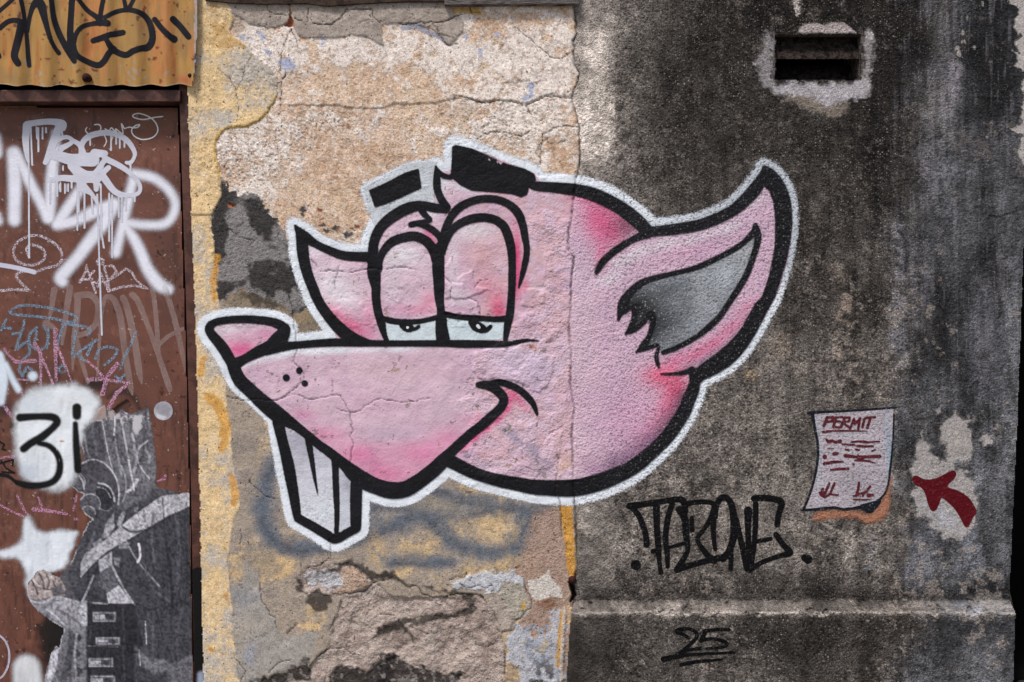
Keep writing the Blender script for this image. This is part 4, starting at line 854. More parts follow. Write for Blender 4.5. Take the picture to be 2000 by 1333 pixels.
# nose
g_(450, 645, 40, 12, 'dcd3da', .8); g_(485, 640, 30, 10, 'd8c2cd', .6); g_(470, 685, 38, 20, 'df5f94', .9); g_(520, 655, 26, 14, 'd98bb0', .7); g_(470, 655, 26, 8, 'e3a6c2', .5)
# left ear
g_(650, 558, 46, 44, 'ece4ea', .85); g_(615, 490, 20, 14, 'e3dde6', .7); g_(690, 520, 40, 30, 'dcb8c6', .4); g_(650, 618, 30, 22, 'e07aa0', .8, ang=.8); g_(690, 640, 34, 18, 'e0628f', .85, ang=.5); g_(720, 625, 16, 40, 'dc86a8', .6)
g_(670, 585, 30, 12, 'efe8ee', .5)
# lids
g_(785, 497, 40, 26, 'eae4ea', .9); g_(800, 545, 30, 24, 'dcbfcc', .5); g_(840, 588, 18, 20, 'e0829f', .6); g_(770, 605, 40, 12, 'd69ab5', .7); g_(820, 605, 26, 10, 'e08aab', .6); g_(765, 540, 16, 60, 'ddd6df', .45)
g_(925, 452, 40, 20, 'eae3e8', .92); g_(885, 500, 10, 60, 'e0dae2', .6); g_(940, 500, 40, 40, 'd5a6ac', .7); g_(895, 580, 22, 34, 'dccad8', .8); g_(972, 592, 18, 22, 'd9587f', .75); g_(950, 560, 30, 22, 'd98b9f', .6); g_(975, 610, 16, 12, 'd43468', .7); g_(900, 606, 26, 8, 'd29fba', .6)
g_(848, 485, 9, 26, 'd42f74', .95, ang=.35*-1); g_(838, 455, 12, 9, 'd9568f', .7)
g_(1009, 500, 9, 55, 'dd4a83', .95); g_(1010, 550, 7, 40, 'e2548a', .9, ang=.12); g_(1002, 430, 10, 22, 'd79ab0', .5)
g_(1025, 560, 6, 22, 'd95a88', .6, ang=.3)
g_(865, 360, 12, 16, 'dfe6ec', .7); g_(905, 368, 30, 6, 'dfe3ea', .7, ang=.3); g_(842, 418, 16, 5, 'e0dfe6', .8, ang=.5); g_(858, 385, 6, 14, 'd0dce6', .7)
# pink edge under the mouth line
for (x_, y_) in ((995, 782), (990, 800), (972, 820), (950, 838), (928, 855), (905, 872)): g_(x_, y_, 13, 7, 'df4c86', .95, ang=-.75)
g_(1000, 768, 22, 10, 'd9557f', .9, ang=.4); g_(1015, 785, 16, 8, 'd9688e', .7, ang=.7); g_(1028, 798, 14, 6, 'd98aa5', .5, ang=.8)
# blue grey worn streak at the jaw
for (x_, y_, rx_, ry_) in ((1000, 850, 30, 12), (1030, 870, 34, 14), (1050, 890, 24, 12), (1065, 925, 16, 14), (955, 918, 20, 8), (910, 890, 16, 10)): g_(x_, y_, rx_, ry_, '9a94ab', .62, ang=.6, mod=sstep(n_b, .38, .55))
g_(1105, 915, 14, 20, 'd8ab86', .7, mod=sstep(n_b, .4, .5))
# worn raised scab
g_(1010, 705, 70, 44, 'd6c3d6', .85); g_(1055, 735, 30, 40, 'cfbbd2', .7)
g_(1040, 678, 18, 8, 'c08d7c', .8, mod=sstep(n_b, .45, .55))
crack_shade(cf, .62)
inside = np.minimum(sil+1.0, 30)
cf.a = np.clip(.5+inside/6, 0, 1)*(figure > -2)
wear = sstep(fbm(cf.X, cf.Y, 14, 170, 4, .6)+.16*np.exp(-((cf.X-1040)/20)**2-((cf.Y-678)/10)**2)-.04, .66, .70)*(cf.X < 1110)
cf.a *= 1-wear*.55
brow_hole = (cf.Y < 420) & (cf.X < 846) & (sil > -50)
sl_hole = sd_poly([(712, 368), (790, 326), (820, 318), (851, 318), (847, 396), (800, 398), (760, 418), (738, 446), (726, 425)], cf.X, cf.Y)
cf.a = np.where(sl_hole > -2, 0, cf.a)
layer("pink_fill", cf, 2, M_FILL, mural)
# pale infill of the gap between the brows belongs to the halo colour
cg = aligned(700, 300, 880, 460); cg.c[:] = lin('cfd5da')
sd = sd_poly([(712, 368), (790, 326), (820, 318), (851, 318), (847, 396), (800, 398), (760, 418), (738, 446), (726, 425)], cg.X, cg.Y)
cg.a = np.clip(.5+(sd+3)/8, 0, 1)*.72; layer("white_brow_gap", cg, 2, M_HALO, mural)

def simple_part(name, polys, colour, lv, mat=None, soft=3, grad=None, bounds=None, kind='poly', shade_k=.6, parent=None, shrink=0, smooth=False):
    P = np.array([q[:2] for p in polys for q in p]); cv = aligned(P[:, 0].min()-14, P[:, 1].min()-14, P[:, 0].max()+14, P[:, 1].max()+14)
    cv.c[:] = lin(colour)
    for p in polys: cv.cover(p, kind=kind, soft=soft, smooth=smooth)
    if grad: grad(cv)
    crack_shade(cv, shade_k)
    return layer(name, cv, lv, mat or M_CRISP, parent or mural)
def grad_ear(cv):
    cv.glow(1400, 540, 80, 34, 'b4bac0', .8, ang=-.5); cv.glow(1375, 600, 50, 36, 'a6a9b0', .7, ang=-.6); cv.glow(1455, 485, 26, 30, 'b9babd', .75); cv.glow(1330, 655, 50, 16, '9c9ea6', .7, ang=-.4)
    cv.glow(1310, 565, 46, 18, '6a6f73', .7, ang=-.2); cv.glow(1290, 630, 48, 46, '3d4145', .85); cv.glow(1240, 600, 44, 32, '121315', 1.0); cv.glow(1262, 640, 24, 44, '17181a', .95); cv.glow(1340, 600, 20, 30, '5d6268', .5)
    cv.c[:] = cv.c*(1+(fbm(cv.X, cv.Y, 24, 370, 4)-.5)[..., None]*.5)
ear_poly = [(1475, 446), (1437, 488), (1362, 524), (1287, 543), (1250, 556), (1225, 580), (1212, 608), (1209, 622), (1232, 604), (1240, 612), (1236, 632), (1225, 650), (1250, 636), (1268, 622), (1272, 640), (1262, 664), (1246, 686), (1268, 678), (1284, 672), (1292, 690), (1315, 683), (1365, 656), (1407, 618), (1445, 561), (1470, 506), (1480, 462)]
o = simple_part("inner_ear", [ear_poly], '85898f', 3, M_FILL, grad=grad_ear); o["label"] = "grey blue inside of the big pointed ear"
def grad_tooth(cv):
    cv.glow(600, 860, 60, 45, 'aba7b6', .75); cv.glow(620, 1000, 70, 40, 'e8eef4', .7); cv.glow(682, 930, 12, 30, '9a9aa6', .7)
TE = [[(552, 832), (598, 850), (606, 900), (618, 960), (622, 1020), (612, 1026), (583, 1010), (572, 955)], [(600, 850), (655, 886), (654, 1044), (640, 1040), (616, 1026), (618, 960)], [(658, 892), (692, 915), (690, 1032), (660, 1045)]]
o = simple_part("tooth", [TE[0]], 'cdccd6', 3, M_FILL, grad=grad_tooth); simple_part("tooth", [TE[1]], 'cfcfd9', 3.2, M_FILL, grad=grad_tooth); simple_part("tooth", [TE[2]], 'c4c4cf', 3.1, M_FILL, grad=grad_tooth)
def grad_eye(cv): cv.c[:] = cv.c*(1+(fbm(cv.X, cv.Y, 14, 180, 3)-.5)[..., None]*.25)
simple_part("eye_white", [T2([(1470, 205), (1600, 220), (1740, 215), (1900, 175), (1890, 345), (1505, 345)])], 'd3dfe4', 3, M_FILL, grad=grad_eye)
simple_part("eye_white", [T5([(270, 285), (500, 300), (745, 300), (745, 430), (700, 455), (300, 465)])], 'cfdde2', 3, M_FILL, grad=grad_eye)
# black line work
cb.c[:] = lin('18181c')
pm2 = sstep(fbm(cb.X, cb.Y, 50, 190, 4), .5, .7)[..., None]*.35; cb.c = cb.c*(1-pm2)+lin('24242a')*pm2
edge_soft = 3.6+1.4*(cb.X > 1125)
softl = np.exp(-((cb.X-1166)/12)**2-((cb.Y-528)/14)**2)*4
cb.a = np.clip(.5+(lines+wob*.16)/(2*(edge_soft+softl)), 0, 1)
cb.a *= 1-.7*sstep(fbm(cb.X, cb.Y, 10, 191, 3), .5, .6)*np.exp(-((cb.X-1025)/24)**2-((cb.Y-668)/9)**2)
cb.a *= 1-.8*sstep(fbm(cb.X, cb.Y, 8, 192, 3), .5, .6)*np.exp(-((cb.X-968)/34)**2-(((cb.Y-316)-(cb.X-968)*.36)/4)**2)
crack_shade(cb, .35)
lo_ = layer("black_outline", cb, 5, M_CRISP, mural)
for q in ([[(796, 640, 5.5)]], [[(933, 637, 6.5), (936, 640, 5.5)]]): simple_part("eye_highlight", q, 'dfe8ec', 7, M_CRISP, kind='stroke', soft=2)

# ------------------------------------------------------------------ tags on the grey wall
def tag_thing(name, strokes, colour, label, cat_="graffiti", lv=1, mat=None, soft=3, polys=(), var=.5, smooth=True, warp=0.0):
    P = np.array([q[:2] for p in list(strokes)+list(polys) for q in p]); cv = aligned(P[:, 0].min()-24, P[:, 1].min()-24, P[:, 0].max()+24, P[:, 1].max()+24)
    cv.c[:] = lin(colour)
    for i, p in enumerate(strokes): cv.cover(p, kind='stroke', soft=soft, smooth=smooth and len(p) > 2, warp=warp, seed=i)
    for p in polys: cv.cover(p, kind='poly', soft=soft, smooth=smooth)
    o = layer(name, cv, lv, mat or M_CRISP)
    tag(o, label, cat_); return o
TAZ = [[(1230, 989, 13), (1280, 982, 11), (1320, 976, 11), (1335, 979, 12), (1338, 1000, 12)], [(1232, 990, 10), (1246, 1005, 11), (1257, 1030, 11), (1262, 1050, 11), (1263, 1064, 12)], [(1282, 985, 14), (1283, 1030, 12), (1286, 1074, 11), (1288, 1100, 8), (1291, 1119, 9)],
       [(1275, 1077, 9), (1288, 1075, 9)], [(1313, 985, 10), (1305, 1010, 11), (1300, 1050, 11), (1303, 1080, 10), (1304, 1107, 8)], [(1306, 1070, 6), (1342, 1060, 7)], [(1327, 996, 14), (1337, 1012, 14), (1340, 1045, 12), (1343, 1075, 9), (1330, 1100, 11), (1322, 1113, 12)],
       [(1324, 1112, 13), (1350, 1104, 11), (1380, 1096, 11), (1415, 1088, 13)], [(1338, 986, 10), (1360, 981, 9), (1388, 982, 9), (1395, 992, 11), (1384, 1020, 9), (1370, 1040, 8), (1362, 1055, 8), (1378, 1080, 11), (1395, 1096, 12)], [(1351, 1012, 8), (1352, 1036, 9)],
       [(1393, 1000, 12), (1394, 1050, 9), (1397, 1073, 8)], [(1397, 1010, 10), (1400, 985, 11), (1412, 972, 12), (1426, 980, 12), (1433, 1010, 14), (1433, 1045, 14), (1425, 1075, 13), (1412, 1092, 13)], [(1428, 1060, 9), (1428, 1090, 9), (1427, 1112, 9)],
       [(1437, 1015, 12), (1448, 1060, 11), (1460, 1110, 14)], [(1461, 997, 15), (1461, 1040, 11), (1463, 1080, 12), (1464, 1112, 14)], [(1476, 985, 11), (1475, 1040, 10), (1470, 1085, 10), (1464, 1112, 12)], [(1473, 974, 13), (1495, 973, 12), (1520, 977, 12), (1527, 985, 12), (1521, 1005, 11), (1518, 1025, 11)],
       [(1477, 1058, 8), (1505, 1053, 8)], [(1516, 1045, 11), (1530, 1065, 11), (1543, 1080, 12), (1520, 1087, 9), (1490, 1098, 9), (1470, 1110, 10)], [(1242, 1104, 19)], [(1572, 1090, 14), (1578, 1093, 17)]]
tag_thing("name_tag", TAZ, '0e0e10', "black sprayed name tag reading TAZONE with a dot on each side, under the rat", mat=M_TAG, soft=3.6)
TWO = [[(1345, 1247, 5), (1335, 1240, 7), (1322, 1233, 9), (1342, 1228, 6), (1360, 1236, 7), (1358, 1249, 7), (1340, 1265, 6), (1322, 1280, 6)], [(1322, 1278, 5), (1345, 1270, 6), (1368, 1267, 7)], [(1376, 1233, 8), (1400, 1230, 6), (1423, 1230, 7)], [(1378, 1234, 7), (1369, 1252, 8)],
       [(1369, 1252, 6), (1392, 1248, 6), (1416, 1254, 7), (1418, 1262, 6), (1400, 1266, 5), (1380, 1267, 4)], [(1296, 1288, 11), (1320, 1283, 9), (1350, 1279, 6), (1390, 1277, 5), (1434, 1275, 5)], [(1330, 1299, 7), (1360, 1293, 7), (1385, 1291, 6), (1410, 1288, 4)]]
tag_thing("number_tag", TWO, '0b0b0d', "black hand painted number 25 with a double underline on the dark plinth", mat=M_TAG, soft=2.6)
# red arrow
tag_thing("red_arrow", [], '580914', "crimson painted arrow pointing up and left on a pale patch near the right edge", soft=3,
          polys=[TR([(1030, 745), (1040, 715), (1070, 708), (1120, 735), (1180, 742), (1250, 725), (1310, 695), (1370, 665), (1400, 668), (1412, 700), (1390, 740), (1338, 802), (1430, 840), (1510, 890), (1550, 940), (1590, 1020), (1560, 1070), (1525, 1140), (1500, 1157), (1480, 1140), (1450, 1080), (1400, 1000), (1340, 940), (1285, 903), (1265, 950), (1240, 1003), (1205, 1017), (1182, 990), (1160, 930), (1140, 860), (1110, 815), (1060, 790)])])
# permit notice painting
permit = empty("permit_painting", 1655, 1000, .0, "painted paper notice headed PERMIT with dark red scribbled lines and a curled corner", "graffiti")
sheet = TR([(165, 165), (500, 145), (872, 130), (870, 300), (858, 450), (838, 650), (815, 780), (780, 870), (730, 925), (640, 960), (560, 980), (430, 995), (350, 980), (200, 1000), (85, 1003), (130, 900), (175, 760), (205, 620), (210, 480), (200, 380), (180, 260)])
def g_sheet(cv): cv.glow(1680, 890, 60, 40, 'c4bcc4', .5); cv.glow(1690, 950, 50, 40, '9e97a0', .6); cv.glow(1738, 900, 7, 90, '86a2b4', .7, ang=-.06); cv.glow(1600, 900, 6, 90, 'a9b4c0', .5); cv.c[:] = cv.c*(1+(fbm(cv.X, cv.Y, 20, 200, 4)-.5)[..., None]*.3)
sh = TR([(180, 1050), (260, 1015), (420, 1010), (560, 1020), (640, 1040), (720, 980), (780, 900), (820, 800), (850, 720), (835, 850), (830, 980), (780, 1080), (640, 1120), (560, 1080), (420, 1070), (300, 1080), (190, 1100)])
simple_part("orange_shading", [sh], 'a9745a', 1, M_SOFT, soft=9, parent=permit, smooth=True)
simple_part("painted_sheet", [sheet], 'b5abb2', 2, M_FILL, grad=g_sheet, parent=permit)
bo = [TR(p) for p in ([(120, 170, 14), (170, 160, 26), (400, 150, 20), (650, 135, 18), (885, 118, 16)], [(165, 165, 26), (185, 300, 22), (208, 420, 22), (210, 560, 22), (180, 740, 20), (130, 900, 20), (85, 1000, 22)], [(870, 170, 14), (862, 400, 14), (835, 680, 18), (812, 820, 14), (770, 890, 16), (730, 930, 22)],
                  [(65, 1008, 12), (200, 1000, 24), (350, 985, 22), (440, 1000, 22), (560, 985, 26), (600, 975, 40), (660, 965, 50), (740, 930, 22)], [(600, 985, 20), (650, 1020, 24), (690, 1005, 28), (750, 935, 20), (690, 965, 60), (640, 975, 40)])]
simple_part("sheet_outline", bo, '161b24', 3, M_CRISP, kind='stroke', soft=2.6, parent=permit, smooth=True)
tx = [[(292, 200, 22), (262, 275, 26)], [(290, 205, 20), (345, 200, 22), (335, 235, 20), (280, 245, 18)], [(368, 202, 22), (345, 285, 24)], [(365, 205, 18), (425, 198, 18)], [(356, 240, 16), (405, 238, 16)], [(345, 285, 18), (400, 290, 18)], [(445, 205, 22), (412, 285, 24)], [(440, 205, 18), (488, 203, 20), (480, 235, 20), (425, 247, 18), (482, 290, 20)],
      [(492, 295, 20), (525, 215, 22), (533, 262, 18), (578, 208, 20), (560, 300, 22)], [(615, 215, 22), (597, 288, 22)], [(625, 208, 18), (708, 200, 20)], [(668, 205, 22), (640, 292, 24)], [(255, 330, 22), (345, 318, 18), (640, 320, 9)],
      [(285, 395, 22), (300, 415, 26), (340, 405, 24), (360, 420, 22), (405, 408, 30)], [(505, 415, 18), (560, 410, 16), (620, 415, 26), (650, 418, 14), (745, 410, 14)], [(420, 435, 16), (530, 442, 16)], [(555, 450, 24), (620, 455, 18), (690, 452, 18)], [(290, 475, 7), (350, 470, 9)], [(450, 480, 16), (480, 488, 16)], [(540, 480, 18), (570, 485, 16)], [(680, 495, 16), (715, 480, 10)],
      [(350, 520, 30), (380, 515, 24)], [(270, 545, 40)], [(450, 535, 34), (540, 545, 22), (580, 552, 40), (620, 545, 26), (750, 540, 28)], [(560, 520, 12), (556, 550, 12)], [(530, 575, 14), (640, 580, 18), (710, 598, 9)], [(265, 605, 26), (340, 590, 24), (430, 588, 14)], [(520, 610, 22)], [(320, 658, 16), (400, 650, 22), (475, 648, 22)],
      [(255, 820, 20), (235, 870, 28), (270, 895, 20), (320, 870, 14), (385, 878, 16)], [(310, 775, 22), (265, 880, 22)], [(355, 775, 22), (320, 860, 18), (270, 900, 14)], [(225, 855, 16), (260, 845, 14), (240, 880, 14)], [(568, 770, 24), (560, 830, 22), (540, 885, 20)], [(560, 870, 14), (630, 850, 20), (665, 800, 22)], [(650, 880, 34), (690, 875, 20)], [(620, 850, 20), (600, 885, 16)], [(515, 885, 14), (560, 880, 14)], [(520, 915, 14), (620, 918, 14), (675, 912, 8)]]
simple_part("red_lettering", [TR(p) for p in tx], '5c2029', 4, M_CRISP, kind='stroke', soft=2.0, parent=permit)

# ------------------------------------------------------------------ door, frame, corrugated sheet
HD, HJ = -.045, -.012       # depth of leaf and frame behind the wall plane
door = empty("metal_door", 180, 1690, HD, "brown metal door covered in graffiti at the left edge, set back in its frame", "door")
dxr = lambda Yv: np.interp(Yv, [150, 210, 600, 960, 1333, 1700], [345, 347, 360, 370, 377, 384])
dc = Canvas(-420, 211, 400, 1690, xs=np.concatenate([np.arange(-420, -10, 30), np.arange(-10, 391, 2.5)]), ys=np.concatenate([np.arange(211, 1350, 2.5), np.arange(1350, 1700, 30)]))
dX, dY = dc.X, dc.Y
dc.c[:] = lin('6b4337')
def dm_(m, c, o=1.): q = np.clip(m*o, 0, 1)[..., None]; dc.c[:] = dc.c*(1-q)+lin(c)*q
dm_(sstep(fbm(dX, dY, 90, 210, 4), .45, .7), '7a4b3b', .8); dm_(sstep(fbm(dX, dY, 60, 211, 4), .55, .75), '58372d', .6)
dc.glow(310, 225, 60, 40, '7b5038', .6); dc.glow(60, 245, 60, 20, '754a38', .5); dc.glow(330, 480, 30, 140, '54382e', .5)
lowd = sstep(dY, 700, 850); wood = fbm(dX, dY, 5, 212, 3, .5, 1, .1)
dm_(sstep(wood, .64, .74)*lowd, '3c2721', .55); dm_(sstep(fbm(dX, dY, 5, 214, 3, .5, 1, .12), .66, .74)*lowd, '6b4632', .4); dc.H = -sstep(wood, .58, .7)*lowd*.0012+(fbm(dX, dY, 120, 213, 3)-.5)*.004
scf = sstep(fbm(dX, dY, 10, 380, 5, .75)*.7+fbm(dX, dY, 90, 381, 2)*.3, .60, .68); dm_(scf, '8a6354', .45); dm_(sstep(fbm(dX, dY, 14, 382, 4, .6, 1, .2), .66, .76), '3c241d', .5)
chips = sstep(fbm(dX, dY, 9, 215, 3), .76, .79)*sstep(fbm(dX, dY, 60, 216, 2)+.12*sstep(dX, 280, 340), .56, .62); dm_(chips, '2c130d', .9)
for (x_, y_, w_, h_) in ((343, 545, 3, 9), (352, 560, 3, 5), (357, 600, 2, 12), (318, 490, 4, 4), (318, 475, 3, 3), (319, 505, 4, 3), (355, 665, 3, 3), (357, 775, 7, 3), (316, 765, 4, 10), (335, 395, 3, 6), (343, 405, 5, 8), (348, 482, 3, 4), (351, 932, 5, 8), (365, 918, 4, 4), (122, 592, 2, 10)):
    dc.tint([(x_-w_, y_), (x_, y_-h_), (x_+w_, y_), (x_, y_+h_)], '2a110a', .9, soft=1.2, warp=2, wsize=5)
    dc.tint([(x_-w_*.5, y_), (x_, y_-h_*.6), (x_+w_*.5, y_)], '96542a', .6, soft=1.2, warp=2, wsize=5)
dc.tint([(222, 800), (250, 782), (256, 792), (248, 812), (236, 806), (228, 812)], '26120c', .95, soft=1.2, warp=2, wsize=6, h=-.006)
dc.tint([(120, 1200, 60), (118, 1260, 70), (90, 1290, 40)], '0f0c0c', .9, kind='stroke', soft=18, warp=8); dc.tint([(140, 1215, 40), (100, 1240, 60)], '0f0c0c', .9, kind='stroke', soft=14, warp=8)
dc.tint([(176, 750, 22), (196, 752, 26)], '100e0f', .85, kind='stroke', soft=10); dc.tint([(212, 775, 10), (240, 764, 12), (262, 778, 12), (272, 800, 8)], '191313', .65, kind='stroke', soft=5, smooth=True)
dc.tint([(0, 790, 30), (8, 800, 24)], '161c26', .7, kind='stroke', soft=9)
def m_door():
    b = NB("aged_brown_door_paint"); tone = b.attr("tone", True)
    n = b.noise(14, 6, .65); n2 = b.noise(240, 3, .6); n3 = b.noise(900, 1, .5)
    c = b.scale(tone, b.rng(n, .3, .7, .82, 1.18, False)); c = b.scale(c, b.rng(n2, .3, .7, .92, 1.08, False))
    c = b.mix(b.math('MULTIPLY', b.rng(b.noise(120, 2, .5), .70, .74), .7), c, (.45, .4, .38, 1))
    b.bump(b.math('ADD', n, b.math('MULTIPLY', n2, .25)), .0012); return b.fin(c, .5, .35)
M_DOOR = m_door()
fcx = (dX[:-1, :-1]+dX[1:, 1:])*.5; fcy = (dY[:-1, :-1]+dY[1:, 1:])*.5
leaf = grid_obj("door_leaf", dX, dY, dc.H+HD, fcx < dxr(fcy), M_DOOR, {}, door, dc.c)
m = MB()
for y0 in range(213, 1690, 57):
    y1 = y0+57; slanted(m, [(-425, y1), (dxr(y1)-.5, y1), (dxr(y0)-.5, y0), (-425, y0)], HD-.04, HD-.004)
m.build("leaf_core", M_BROWN, door)
# frame: jamb and lintel
m = MB(); jr = lambda y: left_x(np.array(y))+14; jl = lambda y: dxr(y)+float(np.interp(y, [200, 700, 1333], [4, 3.5, 3]))
for y0 in range(165, 1690, 61):
    y1 = min(y0+61, 1690); slanted(m, [(jl(y1), y1), (jr(y1), y1), (jr(y0), y0), (jl(y0), y0)], -.10, HJ)
jb = m.build("jamb", M_BROWN2, door)
m = MB(); slanted(m, [(-440, 200), (352, 199), (352, 176), (-440, 176)], -.10, .003); m.build("lintel", M_BROWN2, door, .002)
m = MB(); slanted(m, [(-20, 204), (72, 204), (72, 150), (-20, 150)], -.10, HD-.03)
m = MB(); slanted(m, [(-30, 214), (72, 212), (70, 205), (-30, 206)], HD-.03, HD-.008); m.build("wood_packer", m_plain("pale_raw_timber", 'c9ae8e', 60, .25, .8, .2, .001), door)
m = MB(); slanted(m, [(-440, 1700), (400, 1700), (400, 150), (-440, 150)], -.16, -.14); m.build("dark_interior", M_DARK, door)  # near-black slab stands for the shade behind the door
# black paint on the lower jamb
def depth_layer(name, strokes, colour, mat, Hs, lv, label=None, parent=None, polys=(), soft=3, smooth=True, step=2.5, cf_=None, cat_="graffiti", warp=0., op=1., group=None, surf=None):
    P = np.array([q[:2] for p in list(strokes)+list(polys) for q in p]); mg = 12+soft*2+max([q[2] for p in strokes for q in p] or [0])*.5
    cv = Canvas(P[:, 0].min()-mg, P[:, 1].min()-mg, P[:, 0].max()+mg, P[:, 1].max()+mg, step)
    cv.c[:] = lin(colour)
    for i, p in enumerate(strokes): cv.cover(p, kind='stroke', soft=soft, smooth=smooth and len(p) > 2, warp=warp, seed=i)
    for i, p in enumerate(polys): cv.cover(p, kind='poly', soft=soft, smooth=smooth, warp=warp, seed=i)
    if cf_: cf_(cv)
    cv.a *= op
    if surf is not None: cv.H = surf(cv.X, cv.Y)
    else: cv.H = dcH(cv.X, cv.Y)+Hs
    cv.g[:] = 0; cv.r[:] = .3
    if surf is None:
        cv.a = np.where(cv.X > dxr(cv.Y)-1, 0, cv.a)
    o = layer(name, cv, lv, mat, parent)
    if label: tag(o, label, cat_, group)
    return o
def dcH(x, y): return bil(dc.xs, dc.ys, dc.H, x, y)
cvj = lambda x, y: x*0+HJ
o = depth_layer("black_overspray", [[(386, 1120, 22), (389, 1200, 22), (391, 1320, 22), (392, 1400, 22)]], '0d0d0f', M_DOORSOFT, 0, 1, "matt black paint sprayed over the lower part of the brown door frame", soft=4, surf=cvj)
o = depth_layer("blue_white_smudge", [[(392, 1318, 12), (392, 1345, 14)]], '9aa2b8', M_DOORSOFT, 0, 2, "small bluish white smudge at the foot of the door frame", soft=6, surf=cvj)

# corrugated sheet
LAM = 58.0; HS = .016
cs = Canvas(-440, -260, 386, 169, xs=np.concatenate([np.arange(-440, -20, 7), np.arange(-15, 387, 2.5)]), ys=np.concatenate([np.arange(-260, -10, 10), np.arange(-7.5, 170.1, 2.5)]))
sX, sY = cs.X, cs.Y
def sheetH(x, y): return HS+.0058*np.cos((x-32)*2*math.pi/LAM)+(fbm(x, y, 60, 220, 3)-.5)*.003
cs.H = sheetH(sX, sY)
cs.c[:] = lin('ae8447')
def sm(m, c, o=1.): q = np.clip(m*o, 0, 1)[..., None]; cs.c[:] = cs.c*(1-q)+lin(c)*q
st_ = fbm(sX, sY, 26, 221, 4, .6, 1, .16); sm(sstep(st_, .5, .68), 'bb7a44', .75); sm(sstep(fbm(sX, sY, 34, 222, 4, .5, 1, .3), .52, .68), '97794a', .7)
sm(sstep(fbm(sX, sY, 6, 223, 3, .5, 1, .12), .6, .72), 'a85f2c', .5); sm(sstep(sY, 130, 168)*sstep(fbm(sX, sY, 20, 224, 3), .4, .6), 'a8834a', .6)
sc_ = sstep(fbm(sX, sY, 11, 225, 3), .73, .76); sm(sc_, '5a2418', .85); sm(sstep(fbm(sX, sY, 13, 226, 3), .76, .79)*sstep(sY, 100, 130), '9a9490', .8)
sm(sstep(fbm(sX, sY, 30, 227, 3), .62, .72)*sstep(sX, 300, 350), '8e7a50', .7)
sm(sstep(sX+(fbm(sX, sY, 8, 228, 3)-.5)*6, 378.5, 381), 'b5aca6', .85); cs.glow(360, 158, 16, 8, 'b4553a', .7); cs.glow(20, 152, 12, 10, '7d6f4f', .5)
sm(sstep(sY+(fbm(sX, sY, 10, 229, 3)-.5)*5, 166, 168.5), 'cbb394', .8)
corr = empty("corrugated_sheet", 190, 168, HS, "ochre painted corrugated metal sheet fixed above the brown door", "metal sheet")
def m_corr():
    b = NB("ochre_painted_steel"); tone = b.attr("tone", True); n = b.noise(240, 3, .6)
    sv = b.noise(60, 4, .6, vec=b.vec(1, 1, .12)); c = b.scale(tone, b.rng(sv, .3, .7, .85, 1.15, False)); b.bump(n, .0007); return b.fin(c, .55, .35)
M_CORR = m_corr()
scx = (sX[:-1, :-1]+sX[1:, 1:])*.5; scy = (sY[:-1, :-1]+sY[1:, 1:])*.5
redge = np.interp(scy, [-260, 0, 75, 80, 140, 170], [389, 389, 385, 383, 379, 374]); sYw = sY+sstep(sY, 110, 166)*(2.0*np.cos((sX-32)*2*math.pi/LAM)+(fbm(sX, sX*0, 34, 230, 3)-.5)*4)
grid_obj("sheet_panel", sX, sYw, cs.H, (scx < redge) & (scy < 167), M_CORR, {}, corr, cs.c)
o = disc("bolt", 166, 150, .004, .030, .0105, M_RUST, corr)
o = disc("bolt", 370, 147, .004, .022, .006, M_RUST, corr)
SHT = [[(0, 55, 10), (15, 43, 10), (30, 40, 10), (40, 45, 13), (38, 65, 15), (32, 90, 15), (28, 110, 14), (35, 124, 13)], [(-4, 24, 8), (15, 8, 8), (30, -6, 8)], [(40, -4, 9), (46, 25, 8), (52, 70, 8), (55, 110, 9), (57, 128, 9)], [(54, 62, 6), (60, 25, 9), (70, 5, 14), (80, 10, 18), (88, 40, 12), (98, 75, 9), (108, 95, 8), (115, 104, 9)],
       [(100, -4, 10), (105, 35, 11), (115, 65, 12), (130, 95, 12), (145, 120, 10)], [(141, -4, 12), (138, 40, 12), (137, 70, 13), (140, 110, 12)], [(150, -5, 8), (170, 20, 9), (190, 35, 10), (195, 48, 8)], [(202, -4, 9), (196, 30, 9), (195, 48, 8)],
       [(210, 46, 13), (200, 45, 12), (180, 47, 9), (160, 53, 9), (148, 68, 9), (144, 90, 10), (150, 108, 11), (165, 118, 11), (190, 128, 12), (203, 120, 12), (212, 105, 12), (222, 96, 12)], [(182, 80, 11), (200, 74, 12), (215, 68, 11), (225, 67, 11), (240, 64, 11)],
       [(205, 72, 8), (215, 90, 12), (225, 100, 12), (245, 108, 12), (260, 100, 12), (275, 95, 12), (290, 92, 14), (298, 75, 13), (294, 50, 12), (283, 32, 11), (265, 22, 10), (245, 20, 9), (225, 24, 9), (205, 34, 9)], [(242, -3, 8), (248, 20, 8), (262, -3, 8)], [(302, 38, 10), (315, 55, 11), (330, 70, 12), (340, 77, 14)], [(338, 38, 13), (352, 52, 12), (368, 72, 12)], [(-2, 105, 6), (0, 112, 6)]]
depth_layer("black_tag", SHT, '15151c', M_DOORCRISP, 0, 1, "bold black looping tag sprayed across the ochre corrugated sheet", soft=4, surf=sheetH)

